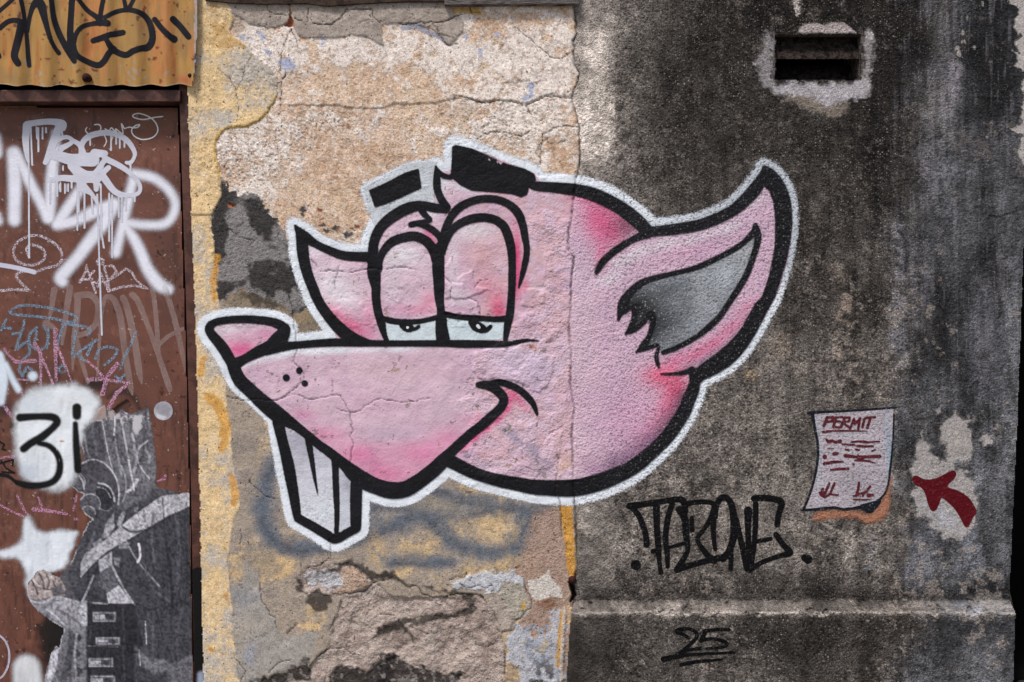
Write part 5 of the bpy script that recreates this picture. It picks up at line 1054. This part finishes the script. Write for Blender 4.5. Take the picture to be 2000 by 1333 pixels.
# ------------------------------------------------------------------ graffiti on the door leaf
A2 = Z(0, 200, .3); A3 = Z(0, 560, .3); A4 = Z(0, 933, .3); AS = Z(0, 520, .21); A33 = Z(0, 780, .165)
FAT = [[(-9, 268, 20), (-5, 300, 18)], [(-9, 425, 24), (-4, 432, 18)], [(27, 300, 26), (29, 360, 25), (28, 430, 23)], [(33, 305, 20), (60, 360, 20), (82, 400, 20), (94, 425, 24)], [(96, 425, 22), (100, 360, 22), (105, 300, 20), (110, 262, 18)],
       [(112, 438, 22), (145, 432, 20), (180, 416, 24), (218, 402, 24)], [(116, 432, 22), (140, 395, 20), (158, 368, 18)], [(222, 400, 26), (205, 432, 24), (180, 465, 24), (150, 505, 22), (120, 540, 24), (122, 550, 20)],
       [(226, 494, 18), (240, 440, 18), (252, 385, 18), (262, 345, 18)], [(262, 340, 18), (300, 348, 18), (328, 370, 17), (342, 395, 17), (338, 420, 17), (320, 438, 17), (285, 440, 16), (245, 436, 18)], [(245, 442, 17), (268, 478, 20), (288, 525, 22), (310, 555, 24), (328, 565, 20)]]
depth_layer("white_letters", FAT, 'ebecf7', M_DOORSOFT, HD, 1, "fat blurred white spray letters across the upper half of the door", soft=11)
DR = [[(52, 243, 12), (90, 238, 12), (122, 241, 13), (124, 252, 9)], [(51, 245, 13), (50, 275, 13), (53, 305, 9), (56, 318, 4)], [(116, 245, 14), (104, 280, 16), (92, 312, 12), (88, 318, 9)], [(98, 292, 12), (112, 275, 9), (130, 268, 8), (142, 277, 8), (120, 290, 12)],
      [(142, 275, 9), (156, 284, 10), (162, 300, 14)], [(158, 300, 9), (162, 278, 11), (180, 264, 12), (215, 260, 11), (245, 272, 11), (262, 295, 9), (262, 308, 7), (255, 318, 8), (247, 318, 7)], [(205, 310, 12), (235, 325, 11), (258, 342, 9), (273, 362, 8), (270, 378, 8), (250, 382, 9), (225, 375, 12), (205, 350, 14), (200, 340, 12), (212, 328, 10)],
      [(100, 352, 10), (120, 348, 12), (150, 350, 14), (190, 350, 16)], [(108, 303, 20), (140, 312, 22), (180, 312, 28)], [(140, 325, 16), (165, 345, 24), (186, 345, 16), (188, 370, 10)], [(205, 312, 10), (185, 340, 12), (160, 355, 16)], [(160, 365, 20), (180, 380, 8), (190, 398, 6)], [(185, 300, 18), (205, 300, 12)]]
drips = [(56, 315, 57, 480), (57, 480, 57, 504), (60, 250, 63, 323), (75, 250, 75, 297), (83, 250, 83, 272), (71, 250, 72, 270), (90, 250, 90, 260), (121, 255, 122, 265), (190, 380, 192, 450), (192, 450, 197, 600), (197, 600, 199, 655), (197, 360, 198, 455), (198, 455, 203, 485), (151, 360, 151, 450), (165, 368, 165, 446), (154, 360, 154, 414), (213, 378, 213, 472),
         (219, 382, 219, 503), (111, 325, 112, 384), (98, 355, 98, 398), (118, 358, 118, 375), (123, 325, 123, 333), (238, 380, 238, 434), (246, 382, 246, 412), (255, 318, 255, 345), (263, 384, 263, 394), (117, 362, 117, 370), (127, 360, 127, 378), (133, 360, 133, 374), (179, 385, 181, 418), (217, 262, 217, 294), (176, 266, 176, 284), (234, 270, 234, 290), (227, 268, 227, 282), (243, 275, 243, 288), (232, 385, 232, 425), (140, 355, 140, 368)]
DR += [[(a, b, 3.4), (c, d, 3.6)] for a, b, c, d in drips]
depth_layer("dripping_tag", DR, 'd3d4e0', M_DOORCRISP, HD, 2.2, "pale grey dripping tag in thick marker over the white spray letters", soft=2.6)
PEN = [[(318, 228, 2.6), (300, 230, 2.6), (280, 234, 2.6), (262, 230, 2.6), (260, 225, 2.6), (272, 222, 2.6), (292, 229, 2.6), (305, 242, 2.6), (308, 257, 2.6), (298, 269, 2.6), (278, 273, 2.6), (262, 266, 2.6), (257, 255, 2.6), (264, 246, 2.6), (273, 244, 2.6), (267, 250, 2.6), (252, 249, 2.6), (243, 252, 2.4)],
       [(172, 262, 2.4), (167, 255, 2.4), (170, 249, 2.4)], [(184, 244, 2.4), (194, 244, 2.4), (197, 252, 2.4), (190, 262, 2.4), (180, 260, 2.4)], [(243, 252, 2.4), (237, 242, 2.4), (240, 262, 2.4), (226, 252, 2.4), (228, 262, 2.4), (218, 250, 2.4), (213, 256, 2.4), (205, 252, 2.4)], [(203, 263, 2.2), (208, 276, 2.2), (203, 287, 2.2)], [(220, 268, 2.2), (216, 280, 2.2)]]
depth_layer("thin_signature", PEN, 'e8e4e2', M_DOORCRISP, HD, 2.4, "thin white looping pen signature near the top right corner of the door", soft=1.6, step=1.7)
SW = [[(q[0], q[1], 5) for q in p] for p in ([(57, 461), (78, 461), (102, 473), (118, 488), (121, 506), (111, 519), (90, 524), (74, 530)], [(57, 461), (36, 472), (27, 487), (30, 506), (45, 516), (66, 518), (84, 509), (88, 494), (78, 483), (60, 479), (52, 488), (57, 503)], [(60, 530), (36, 533), (34, 545), (57, 568)], [(58, 568), (30, 566), (-5, 569)])]
depth_layer("chalk_spiral", SW, 'dcd0da', M_CHALK, HD, 1.4, "white chalky spiral scribble at the left edge below the white letters", soft=2.0, step=2)
depth_layer("pale_bar", [[(-6, 517, 9), (30, 523, 9), (67, 532, 9)]], 'cfcfe0', M_DOORCRISP, HD, 1.8, "short slanting pale lilac paint bar under the chalk spiral", soft=2.4)
AC = [[(170, 524), (163, 540), (156, 552)], [(168, 522), (178, 546), (187, 572)], [(156, 547), (180, 545)], [(184, 530), (176, 537), (178, 550), (192, 553)], [(197, 534), (191, 560)], [(197, 534), (205, 552), (212, 570)], [(190, 552), (207, 551)], [(203, 521), (210, 545), (214, 569)], [(203, 521), (220, 519), (228, 531), (214, 547), (232, 536), (246, 525), (258, 533), (266, 548), (280, 560), (288, 564)], [(288, 564), (262, 558), (238, 561), (212, 569)], [(189, 512), (194, 505), (202, 508), (201, 516), (192, 517), (189, 512)]]
depth_layer("acab_tag", [[(a, b, 4.4) for a, b in p] for p in AC], 'e3d3dc', M_CHALK, HD, 1.6, "small chalky pink white ACAB scrawl with a crown shape in the middle of the door", soft=1.8, smooth=False, step=1.8)
FA = [[(137, 562, 13), (131, 600, 12), (126, 640, 9), (121, 672, 6)], [(106, 566, 13), (101, 600, 10), (96, 625, 5)], [(90, 632, 14), (105, 640, 9)], [(152, 582, 13), (150, 620, 12), (145, 670, 12), (142, 722, 4)], [(150, 578, 13), (178, 577, 13), (192, 598, 12), (188, 630, 12), (170, 650, 10), (145, 657, 12)], [(148, 660, 11), (158, 700, 10), (172, 748, 6)],
      [(205, 582, 8), (198, 620, 7), (192, 700, 5), (190, 735, 4)], [(208, 580, 10), (222, 585, 12), (235, 620, 13), (243, 680, 12), (254, 750, 12), (259, 772, 3)], [(240, 582, 12), (248, 600, 13), (262, 660, 13), (272, 725, 13), (277, 750, 3)], [(258, 576, 12), (270, 590, 12), (290, 640, 10), (308, 690, 10), (330, 755, 12), (331, 765, 2)],
      [(297, 562, 10), (303, 600, 9), (308, 660, 9), (312, 695, 4)], [(322, 562, 11), (340, 620, 11), (356, 690, 10), (362, 728, 3)], [(308, 678, 8), (325, 660, 8), (352, 645, 7), (374, 638, 4)], [(70, 560, 4), (68, 562, 4)]]
depth_layer("faded_letters", FA, 'b59c96', M_FADED, HD, 1.0, "tall faded translucent grey brush letters across the middle of the door", soft=2.6)
bl = [[(20, 608), (35, 599), (60, 597), (100, 603), (138, 614), (150, 622), (138, 630), (100, 622), (60, 618), (25, 614), (18, 608)], [(48, 626), (42, 648), (24, 653)], [(42, 648), (32, 682), (52, 668), (58, 690), (42, 706), (38, 725), (45, 735)], [(72, 640), (58, 654), (58, 672), (74, 684), (90, 676), (94, 652), (84, 638)], [(72, 648), (68, 668)], [(94, 642), (92, 680)], [(122, 634), (118, 655), (110, 680)], [(122, 634), (152, 636), (176, 643), (172, 655)],
      [(148, 648), (143, 680), (142, 698), (165, 680), (190, 664)], [(180, 672), (170, 695)], [(152, 696), (168, 706)], [(186, 702), (192, 686), (206, 678), (222, 680), (230, 685), (220, 700), (204, 714)], [(266, 648), (250, 685), (240, 705), (235, 722)], [(44, 735), (52, 718), (62, 722)], [(112, 722), (122, 714), (130, 722), (120, 728), (113, 722)], [(225, 735), (243, 748)], [(243, 733), (228, 748)], [(8, 640), (22, 642)], [(12, 625), (2, 645)]]
depth_layer("blue_chalk_scribble", [[(a, b, 5.2) for a, b in p] for p in bl], '86a6bf', M_CHALK, HD, 1.5, "pale blue chalky looping scribble above the number three", soft=2.0, step=2)
pk = [[(108, 645, 9), (108, 680, 7), (110, 742, 6)], [(68, 672, 8), (79, 690, 7), (80, 730, 5), (79, 768, 4)], [(82, 700, 5), (92, 720, 5), (104, 752, 4)], [(113, 680, 5), (124, 706, 5), (133, 728, 4), (143, 752, 3)], [(30, 707, 7), (68, 705, 8)], [(8, 682, 5), (20, 697, 5), (30, 706, 6)], [(170, 706, 5), (188, 720, 5), (205, 742, 6), (230, 745, 5), (252, 750, 4)], [(172, 742, 8), (205, 740, 8)], [(229, 712, 9), (210, 735, 8), (200, 770, 9)], [(252, 748, 6), (228, 768, 8), (212, 798, 7)],
      [(35, 741, 4), (55, 743, 4)], [(10, 795, 7), (18, 808, 7), (30, 820, 5)], [(42, 765, 4), (46, 778, 4)]]
depth_layer("pink_chalk_star", pk, 'd7a4c0', M_CHALK, HD, 1.7, "pink chalky star and leg strokes above the white cloud patch", soft=2.2, smooth=False, step=2)
pk2 = [[(-4, 984, 4), (20, 998, 4), (48, 1010, 4)], [(33, 968, 4), (45, 992, 5), (54, 1005, 4)], [(75, 972, 4), (82, 992, 5)], [(66, 995, 9), (92, 998, 7), (130, 1004, 5)], [(150, 968, 4), (143, 998, 4)], [(146, 1014, 5), (152, 1015, 4)]]
depth_layer("pink_chalk_scribble", pk2, 'd397b8', M_CHALK, HD, 1.3, "pink chalky scribble between the number three and the white star shape", soft=2.2, smooth=False, step=2)
depth_layer("pink_chalk_dash", [[(308, 941, 4), (322, 935, 5), (323, 928, 4)]], 'd397b8', M_CHALK, HD, 1.3, "tiny pink chalk dash just right of the masked figure's neck", soft=2.2, smooth=False, step=2)
depth_layer("pink_chalk_line", [[(-4, 896, 4), (12, 893, 4), (34, 892, 4)]], 'd397b8', M_CHALK, HD, 1.3, "thin pink chalk line left of the number three", soft=2.2, smooth=False, step=2)
BW = [[(-2, 695, 18), (6, 735, 20), (2, 785, 14)], [(10, 712, 12), (24, 740, 12), (36, 762, 12)], [(64, 735, 18)]]
depth_layer("blue_white_strokes", BW, 'dbe6f2', M_DOORSOFT, HD, 1.1, "soft bluish white sprayed strokes and a dot at the left edge of the door", soft=7)
def g_cloud(cv): cv.c[:] = cv.c*(1+(fbm(cv.X, cv.Y, 40, 240, 4)-.5)[..., None]*.35); cv.glow(55, 920, 30, 20, 'aeb9cc', .5); cv.glow(60, 790, 30, 20, 'd3dce8', .5); cv.tint([(118, 862, 3), (124, 862, 3)], 'b9742c', .9, kind='stroke', soft=1.5)
depth_layer("white_cloud_patch", [], 'e6ebf0', M_DOORSOFT, HD, 1.9, "large soft white sprayed cloud behind the number three", soft=15, warp=6, cf_=g_cloud, polys=[[(32, 800), (60, 764), (110, 752), (160, 756), (192, 780), (185, 810), (165, 840), (150, 900), (140, 945), (100, 958), (60, 945), (38, 920), (30, 870)]])
TH = [[(39, 816, 15), (70, 814, 12), (102, 815, 14), (111, 824, 15), (103, 836, 13), (80, 855, 15), (60, 866, 14), (46, 877, 14)], [(76, 866, 9), (95, 871, 10), (110, 885, 11), (117, 905, 12), (113, 930, 13), (95, 945, 12), (60, 949, 12), (34, 943, 9)], [(150, 797, 17), (150, 812, 16)], [(147, 828, 9), (149, 870, 13), (152, 918, 13)]]
depth_layer("number_three", TH, '101113', M_DOORSOFT, HD, 2.6, "black sprayed figure 3 followed by a stroke and dot, on the white cloud", soft=4.6)
MK = [[(0, 905, 3), (26, 898, 3), (24, 910, 3)], [(2, 900, 3), (12, 915, 3), (28, 924, 3), (4, 922, 3)], [(-2, 862, 3), (8, 868, 3), (4, 878, 3), (11, 879, 3)], [(-2, 927, 6), (16, 930, 6), (34, 944, 6)]]
depth_layer("black_marker_scribble", MK, '17161a', M_DOORCRISP, HD, 2.5, "small black marker scribble at the left edge beside the number three", soft=1.8, smooth=False, step=2)
def g_star(cv): cv.c[:] = cv.c*(1+(fbm(cv.X, cv.Y, 24, 241, 4, .5, 1, .4)-.5)[..., None]*.4)
depth_layer("white_star_patch", [], 'e2e8f0', M_DOORSOFT, HD, 1.2, "soft white sprayed star shape in front of the masked figure's hands", soft=10, cf_=g_star, warp=4, polys=[[(57, 1010), (75, 1040), (108, 1038), (148, 1038), (150, 1050), (138, 1077), (122, 1110), (90, 1120), (60, 1160), (52, 1155), (50, 1125), (36, 1094), (-6, 1086), (-6, 1078), (38, 1062), (46, 1022)]])
depth_layer("white_round_patch", [[(52, 1306, 52), (54, 1330, 56)]], 'dcdee2', M_DOORSOFT, HD, 1.2, "round soft white sprayed patch at the bottom left of the door", soft=12, cf_=g_star)
depth_layer("pale_curve", [[(-6, 1238, 4), (10, 1252, 4), (18, 1275, 4), (16, 1300, 4), (6, 1320, 4), (-6, 1328, 4)]], 'b9b2c2', M_DOORCRISP, HD, 1.9, "thin pale lilac paint curve at the bottom left edge of the door", soft=1.8)
# round sticker
stk = depth_layer("round_sticker", [[(319, 803, 37)]], 'b3b1ba', M_DOORCRISP, HD, 1.5, "worn round silver grey sticker beside the masked figure's helmet", soft=1.4, cat_="sticker", step=2,
                  cf_=lambda cv: (cv.tint([(300, 795), (318, 782), (336, 800), (330, 815), (312, 806)], '8c8b95', .7, soft=4, warp=5), cv.tint([(305, 808), (325, 815), (322, 822), (308, 818)], 'e0e0e6', .8, soft=2, warp=3)))

# ------------------------------------------------------------------ the pasted paper figure
PAP = [(141, 827), (155, 820), (171, 812), (190, 800), (205, 790), (210, 800), (222, 799), (228, 809), (237, 800), (247, 806), (258, 809), (270, 803), (285, 800), (283, 782), (291, 800), (297, 840), (302, 880), (306, 914), (303, 947), (309, 953), (325, 956), (340, 960), (347, 962), (350, 968), (356, 962), (369, 962), (371, 1100), (375, 1200), (378, 1350), (84, 1350), (88, 1318), (94, 1295), (103, 1270), (110, 1262), (116, 1266), (118, 1250), (124, 1236),
       (125, 1228), (112, 1220), (95, 1210), (75, 1195), (62, 1180), (54, 1168), (52, 1150), (56, 1136), (63, 1130), (72, 1118), (80, 1112), (92, 1115), (105, 1124), (116, 1129), (122, 1116), (133, 1108), (145, 1085), (155, 1060), (163, 1040), (172, 1022), (180, 1015), (166, 1005), (157, 990), (155, 975), (163, 966), (150, 960), (140, 950), (133, 942), (131, 930), (140, 922), (150, 915), (158, 904), (165, 898), (160, 875), (155, 860), (148, 845)]
paper = empty("paste_up_poster", 250, 1333, HD, "torn black and white paste-up of a gas masked figure in military coat", "poster")
pc = Canvas(40, 770, 392, 1352, 2.0)
pc.c[:] = lin('56555b')
pX, pY = pc.X, pc.Y
def pt(p, c, o=.95, **k): k.setdefault('soft', 1.5); pc.tint(p, c, o, **k)
def ln(p, wd, c, o=.85, **k): pc.tint([(a, b, wd) for a, b in p], c, o, kind='stroke', soft=1.3, smooth=len(p) > 2, **k)
pt([(150, 826), (300, 800), (306, 950), (160, 960)], '67666c', .8, soft=8)
pt([(150, 828), (198, 824), (206, 900), (165, 898)], '4f4e54', .9); pt([(240, 850), (262, 850), (268, 950), (252, 950)], '77767b', .5, soft=6)
pt([(250, 930), (290, 900), (304, 900), (303, 947), (270, 990), (240, 1000)], '6d6c72', .6, soft=5)
ln([(200, 823), (210, 880), (222, 925)], 2, 'a3a2a8'); ln([(238, 825), (246, 870), (256, 925), (262, 958)], 2.4, 'b5b4ba'); ln([(225, 815), (223, 850)], 2.4, 'c4c3c8'); ln([(150, 827), (175, 823), (199, 822)], 2, 'a7a5a9')
ln([(288, 862), (272, 875), (268, 895), (276, 915), (292, 935)], 2.2, 'a9a8ae'); ln([(284, 880), (292, 890), (290, 905)], 5, '8a898f'); ln([(250, 960), (262, 950), (268, 938)], 6, 'b6b5bb')
pt([(163, 900), (185, 898), (210, 912), (228, 940), (236, 975), (225, 1003), (190, 1005), (165, 990), (140, 955), (150, 920)], '47464c', .8, soft=4)
ln([(160, 906), (178, 898), (200, 903), (222, 925), (232, 955), (231, 985)], 2.6, 'a9a8ae'); ln([(232, 900), (244, 930), (246, 960), (240, 980)], 2, '98979d')
pt([(186, 960), (196, 950), (212, 952), (222, 970), (220, 990), (205, 998), (190, 985)], '303036', .9, soft=2); ln([(192, 944), (208, 948), (220, 962), (224, 980)], 3, 'b2b1b8'); ln([(190, 952), (206, 956), (216, 972)], 1.8, '8f8e94')
ln([(186, 962), (186, 978), (196, 994), (212, 998), (222, 988)], 1.8, '7b7a80')
for (cx0, cy0, rr) in ((149, 942, 17), (176, 985, 20), (172, 1003, 14)):
    pts_ = [(cx0+rr*math.cos(t*.52), cy0+rr*math.sin(t*.52)) for t in range(12)]; pt(pts_, '58575d', .9); ln(pts_[7:]+pts_[:2], 2, '94939a', .7)
ln([(155, 930), (162, 942), (164, 955)], 2.2, 'a2a1a6')
pt([(157, 1010), (240, 1000), (262, 985), (320, 965), (372, 965), (380, 1352), (250, 1352), (250, 1180), (150, 1180)], '43434a', .9, soft=5)
pt([(204, 1000), (176, 1020), (160, 1060), (130, 1125), (150, 1170), (170, 1120), (200, 1070), (215, 1030)], '4b4b52', .9, soft=3)
STR = [(315, 969), (370, 962), (371, 990), (324, 1011), (258, 1050), (210, 1077), (180, 1104), (157, 1130), (158, 1101), (168, 1080), (204, 1056), (228, 1035), (264, 1005)]
pt(STR, '97969c', 1); ln([(160, 1128), (182, 1104), (212, 1078), (260, 1051), (324, 1012), (370, 991)], 2.6, '2a2a30', .8); ln([(262, 1004), (300, 978), (316, 968)], 2, '2c2c32', .8)
pt([(222, 1003), (224, 1030), (210, 1050), (198, 1053), (207, 1023)], '8d8c92'); pt([(240, 1000), (232, 1010), (228, 1026), (236, 1028), (246, 1000)], '8a898f', .8)
pt([(262, 992), (270, 990), (268, 1000), (262, 1002)], '87868c', .7)
pt([(192, 1095), (219, 1077), (219, 1104), (195, 1118)], '8f8e95'); pt([(195, 1118), (222, 1106), (232, 1140), (210, 1158), (190, 1143)], '5d5c63'); pt([(208, 1160), (232, 1143), (252, 1170), (258, 1180), (212, 1180)], 'a2a1a8')
pt([(180, 1062), (196, 1052), (202, 1060), (186, 1070)], '8a8990', .8); pt([(232, 1062), (255, 1060), (250, 1072), (232, 1072)], '88878e', .7); pt([(222, 1090), (236, 1090), (232, 1108), (224, 1104)], '8b8a90', .7)
ln([(228, 1018), (248, 1060), (270, 1098), (312, 1146)], 3.4, '7f7e85'); ln([(219, 1105), (236, 1140), (262, 1182)], 4, '9a99a0'); ln([(271, 1063), (274, 1085), (269, 1098)], 4, 'cdccd2', 1)
ln([(318, 975), (322, 1040), (330, 1120), (340, 1190)], 1.6, '1e1e22'); ln([(190, 1110), (175, 1145), (158, 1172)], 5, '2a2a30'); ln([(183, 1125), (168, 1160), (160, 1176)], 3.5, '8f8e96')
# hands and sleeve
pt([(54, 1168), (52, 1148), (63, 1128), (80, 1110), (94, 1114), (118, 1130), (128, 1150), (126, 1166), (95, 1168), (75, 1172)], '8d8281', 1)
for p in ([(76, 1120), (84, 1135), (86, 1150)], [(90, 1120), (96, 1138), (92, 1150)], [(62, 1134), (70, 1150), (74, 1162)], [(102, 1130), (108, 1146)], [(84, 1150), (96, 1152), (110, 1148)]): ln(p, 2.4, '3b3535', .85)
for p in ([(80, 1116), (88, 1124)], [(66, 1134), (74, 1144)], [(96, 1124), (104, 1132)], [(58, 1150), (64, 1162)]): ln(p, 4, 'b5a8a4', .8)
pt([(100, 1150), (120, 1140), (128, 1160), (105, 1166)], '57555a', .9, soft=3)
pt([(54, 1168), (75, 1173), (98, 1170), (112, 1162), (155, 1174), (160, 1182), (155, 1226), (124, 1232), (95, 1210), (62, 1184)], '77767c', 1, soft=2); pt([(110, 1168), (150, 1178), (150, 1196), (105, 1186)], '8e8d93', .7, soft=5)
ln([(58, 1172), (82, 1178), (110, 1166), (150, 1176)], 2, 'a9a8ae', .8)
pt([(158, 1178), (170, 1172), (172, 1222), (160, 1224), (151, 1205)], '9b9aa1', 1, soft=2)
pt([(125, 1230), (168, 1224), (168, 1352), (84, 1352), (100, 1280)], '6d6c72', .9, soft=2)
for (x_, y_) in ((152, 1244), (150, 1275), (152, 1308)): ln([(x_, y_), (x_+3, y_+3)], 10, '3c3c42', .9)
pt([(135, 1235), (148, 1240), (140, 1300), (128, 1330), (115, 1330), (130, 1280)], '47474d', .8, soft=3); pt([(100, 1275), (114, 1266), (112, 1300), (96, 1340), (88, 1340)], 'a5a4ac', .9, soft=2)
pt([(170, 1178), (262, 1180), (280, 1262), (170, 1262)], '2f2f35', 1, soft=2); pt([(170, 1262), (262, 1262), (262, 1352), (170, 1352)], '303036', 1, soft=2); ln([(172, 1262), (230, 1264)], 1.6, '6e6d74')
for (a, b, c_, d_) in ((181, 1196, 226, 1215), (187, 1245, 234, 1260), (173, 1286, 221, 1303), (177, 1320, 225, 1345)):
    pt([(a, b), (c_, b), (c_, d_), (a, d_)], '85848a', .95, soft=1.4); pt([(a+3, b+3), (c_-3, b+3), (c_-3, d_-3), (a+3, d_-3)], '515057', .9, soft=1.4); pt([(a+4, b+5), (a+24, b+5), (a+24, d_-5), (a+4, d_-5)], '9d9ca3', .8, soft=1.4); ln([(c_-16, b+8), (c_-12, b+10)], 9, '3a3a40')
pt([(262, 1262), (278, 1300), (300, 1318), (330, 1310), (330, 1290), (290, 1285)], '6e6d73', .8, soft=5); pt([(330, 1300), (378, 1276), (380, 1352), (325, 1352)], '6b6a71', .8, soft=5); ln([(270, 1180), (300, 1190), (340, 1170), (372, 1185)], 3, '2c2c32', .7); ln([(284, 1215), (286, 1258)], 1.8, 'b0afb5'); ln([(272, 1270), (274, 1300)], 1.8, 'a2a1a8'); ln([(308, 1200), (318, 1250)], 1.6, '1f1f24')
ln([(210, 1180), (182, 1178)], 3, '8d8c92')
for p, wd, cc in (([(300, 1000), (296, 1050), (304, 1110)], 5, '5f5e66'), ([(345, 1010), (350, 1080), (345, 1150)], 7, '5a5961'), ([(280, 1100), (300, 1150), (330, 1175)], 6, '5c5b63'), ([(185, 1040), (172, 1075), (162, 1100)], 6, '66656d'), ([(355, 1190), (345, 1240), (350, 1290)], 7, '55545c'),
                 ([(290, 1200), (300, 1240), (296, 1290)], 6, '57565e'), ([(325, 1060), (335, 1130), (336, 1200)], 4, '2a2a31'), ([(240, 1030), (262, 1040), (300, 1030)], 5, '2e2e35'), ([(150, 1240), (146, 1280), (150, 1330)], 4, '8f8e96'), ([(110, 1190), (130, 1200), (150, 1215)], 4, '5b5a62'), ([(90, 1190), (110, 1205), (126, 1222)], 3, 'a3a2a9'),
                 ([(178, 1220), (176, 1250)], 3, '4c4b52'), ([(240, 1190), (243, 1255)], 3, '4a4950'), ([(240, 1265), (244, 1330)], 3, '4a4950'), ([(360, 1010), (366, 1100), (362, 1180)], 4, '33333a'), ([(165, 850), (170, 880), (176, 896)], 3, '7f7e84'), ([(180, 830), (184, 860), (190, 890)], 5, '62616a'), ([(262, 870), (266, 900), (260, 925)], 5, '8e8d94'), ([(225, 860), (232, 900), (238, 930)], 4, '828188')):
    ln(p, wd, cc, .75)
# photocopy grain
gr = (fbm(pX, pY, 3.6, 250, 2)-.5)*1.3; gr2 = fbm(pX, pY, 5, 251, 3, .5, 1, .2)-.5
cr = sstep(np.abs(fbm(pX, pY, 60, 256, 4, .6, 1, .3)-.5), .012, .002)*(pY > 830); pc.c *= (1-.35*cr)[..., None]
pc.c = pc.c*(1+(fbm(pX, pY, 30, 257, 4, .6)-.5)*.3)[..., None]
lum_ = pc.c.mean(-1, keepdims=True); pc.c = pc.c*(.98+.55*sstep(lum_, .05, .22))
pc.c *= (1+gr*1.25+gr2*.45)[..., None]
# torn white paper core at the top and edges
tear = sstep(fbm(pX, pY, 9, 252, 4, .6), .58, .62)*np.exp(-((pY-822)/14)**2)*(pX > 205)*(pX < 292); q = tear[..., None]; pc.c[:] = pc.c*(1-q)+lin('c6c2c6')*q
pt([(141, 827), (171, 812), (205, 790), (208, 814), (198, 821), (150, 826)], 'a39490', 1); pt([(180, 808), (204, 793), (206, 808)], 'b58a72', .5, soft=4)
pt([(262, 812), (278, 810), (276, 835), (268, 850), (258, 838)], 'c9c6cb', 1, warp=4, wsize=7); ln([(258, 848), (262, 862)], 4, 'c4c2c8', 1); pt([(212, 802), (224, 802), (222, 818), (214, 822)], 'b5aaa6', .9, warp=3, wsize=6)
sdp = sd_poly(PAP, pX, pY)+(fbm(pX, pY, 7, 253, 3)-.5)*3.2
rim = (sdp > 0)*(sdp < 2.2)*sstep(fbm(pX, pY, 24, 254, 2), .45, .55)*(pX < 250); pc.c[:] = pc.c*(1-rim[..., None]*.8)+lin('c2bfc4')*rim[..., None]*.8
pc.c = np.clip(pc.c, .004, .8)
pc.H = dcH(pX, pY)*.8+HD+(fbm(pX, pY, 26, 255, 3, .5, 1, .35)-.5)*.0012+.0006
fm = (sdp[:-1, :-1]+sdp[1:, 1:]) > 0
def m_paper():
    b = NB("photocopy_paper"); tone = b.attr("tone", True); n = b.noise(900, 2, .7); c = b.scale(tone, b.rng(n, .3, .7, .78, 1.22, False)); b.bump(b.noise(160, 3), .0005); return b.fin(c, .8, .2)
M_PAPER = m_paper()
xsp = (pX[:-1, :-1]+pX[1:, 1:])*.5; ysp = (pY[:-1, :-1]+pY[1:, 1:])*.5
fm &= xsp < dxr(ysp)-1
helmet_f = fm & (ysp < 900) ; 
maskreg = sd_poly([(120, 900), (160, 896), (215, 900), (242, 950), (240, 990), (215, 1008), (140, 1018), (120, 960)], xsp, ysp) > 0
hood = fm & (ysp < 985-(xsp-240)*.25) & ~maskreg & (sd_poly([(315, 969), (240, 1005), (300, 1020), (400, 1020), (400, 940), (308, 951)], xsp, ysp) < 0)
strapm = fm & (sd_poly(STR, xsp, ysp) > 0)
handm = fm & (sd_poly([(45, 1170), (45, 1140), (63, 1120), (80, 1100), (100, 1112), (122, 1132), (130, 1150), (126, 1164), (95, 1170), (75, 1173)], xsp, ysp) > 0)
mk = fm & maskreg; beltm = fm & (sd_poly([(170, 1178), (262, 1180), (270, 1262), (262, 1352), (170, 1352)], xsp, ysp) > 0)
usedm = mk | strapm | handm | beltm; hood &= ~usedm; coat = fm & ~usedm & ~hood
for nm, f_ in (("hood", hood), ("gas_mask", mk), ("shoulder_strap", strapm), ("hand", handm), ("buckle_panel", beltm), ("coat", coat)):
    grid_obj(nm, pX, pY, pc.H, f_, M_PAPER, {}, paper, pc.c)
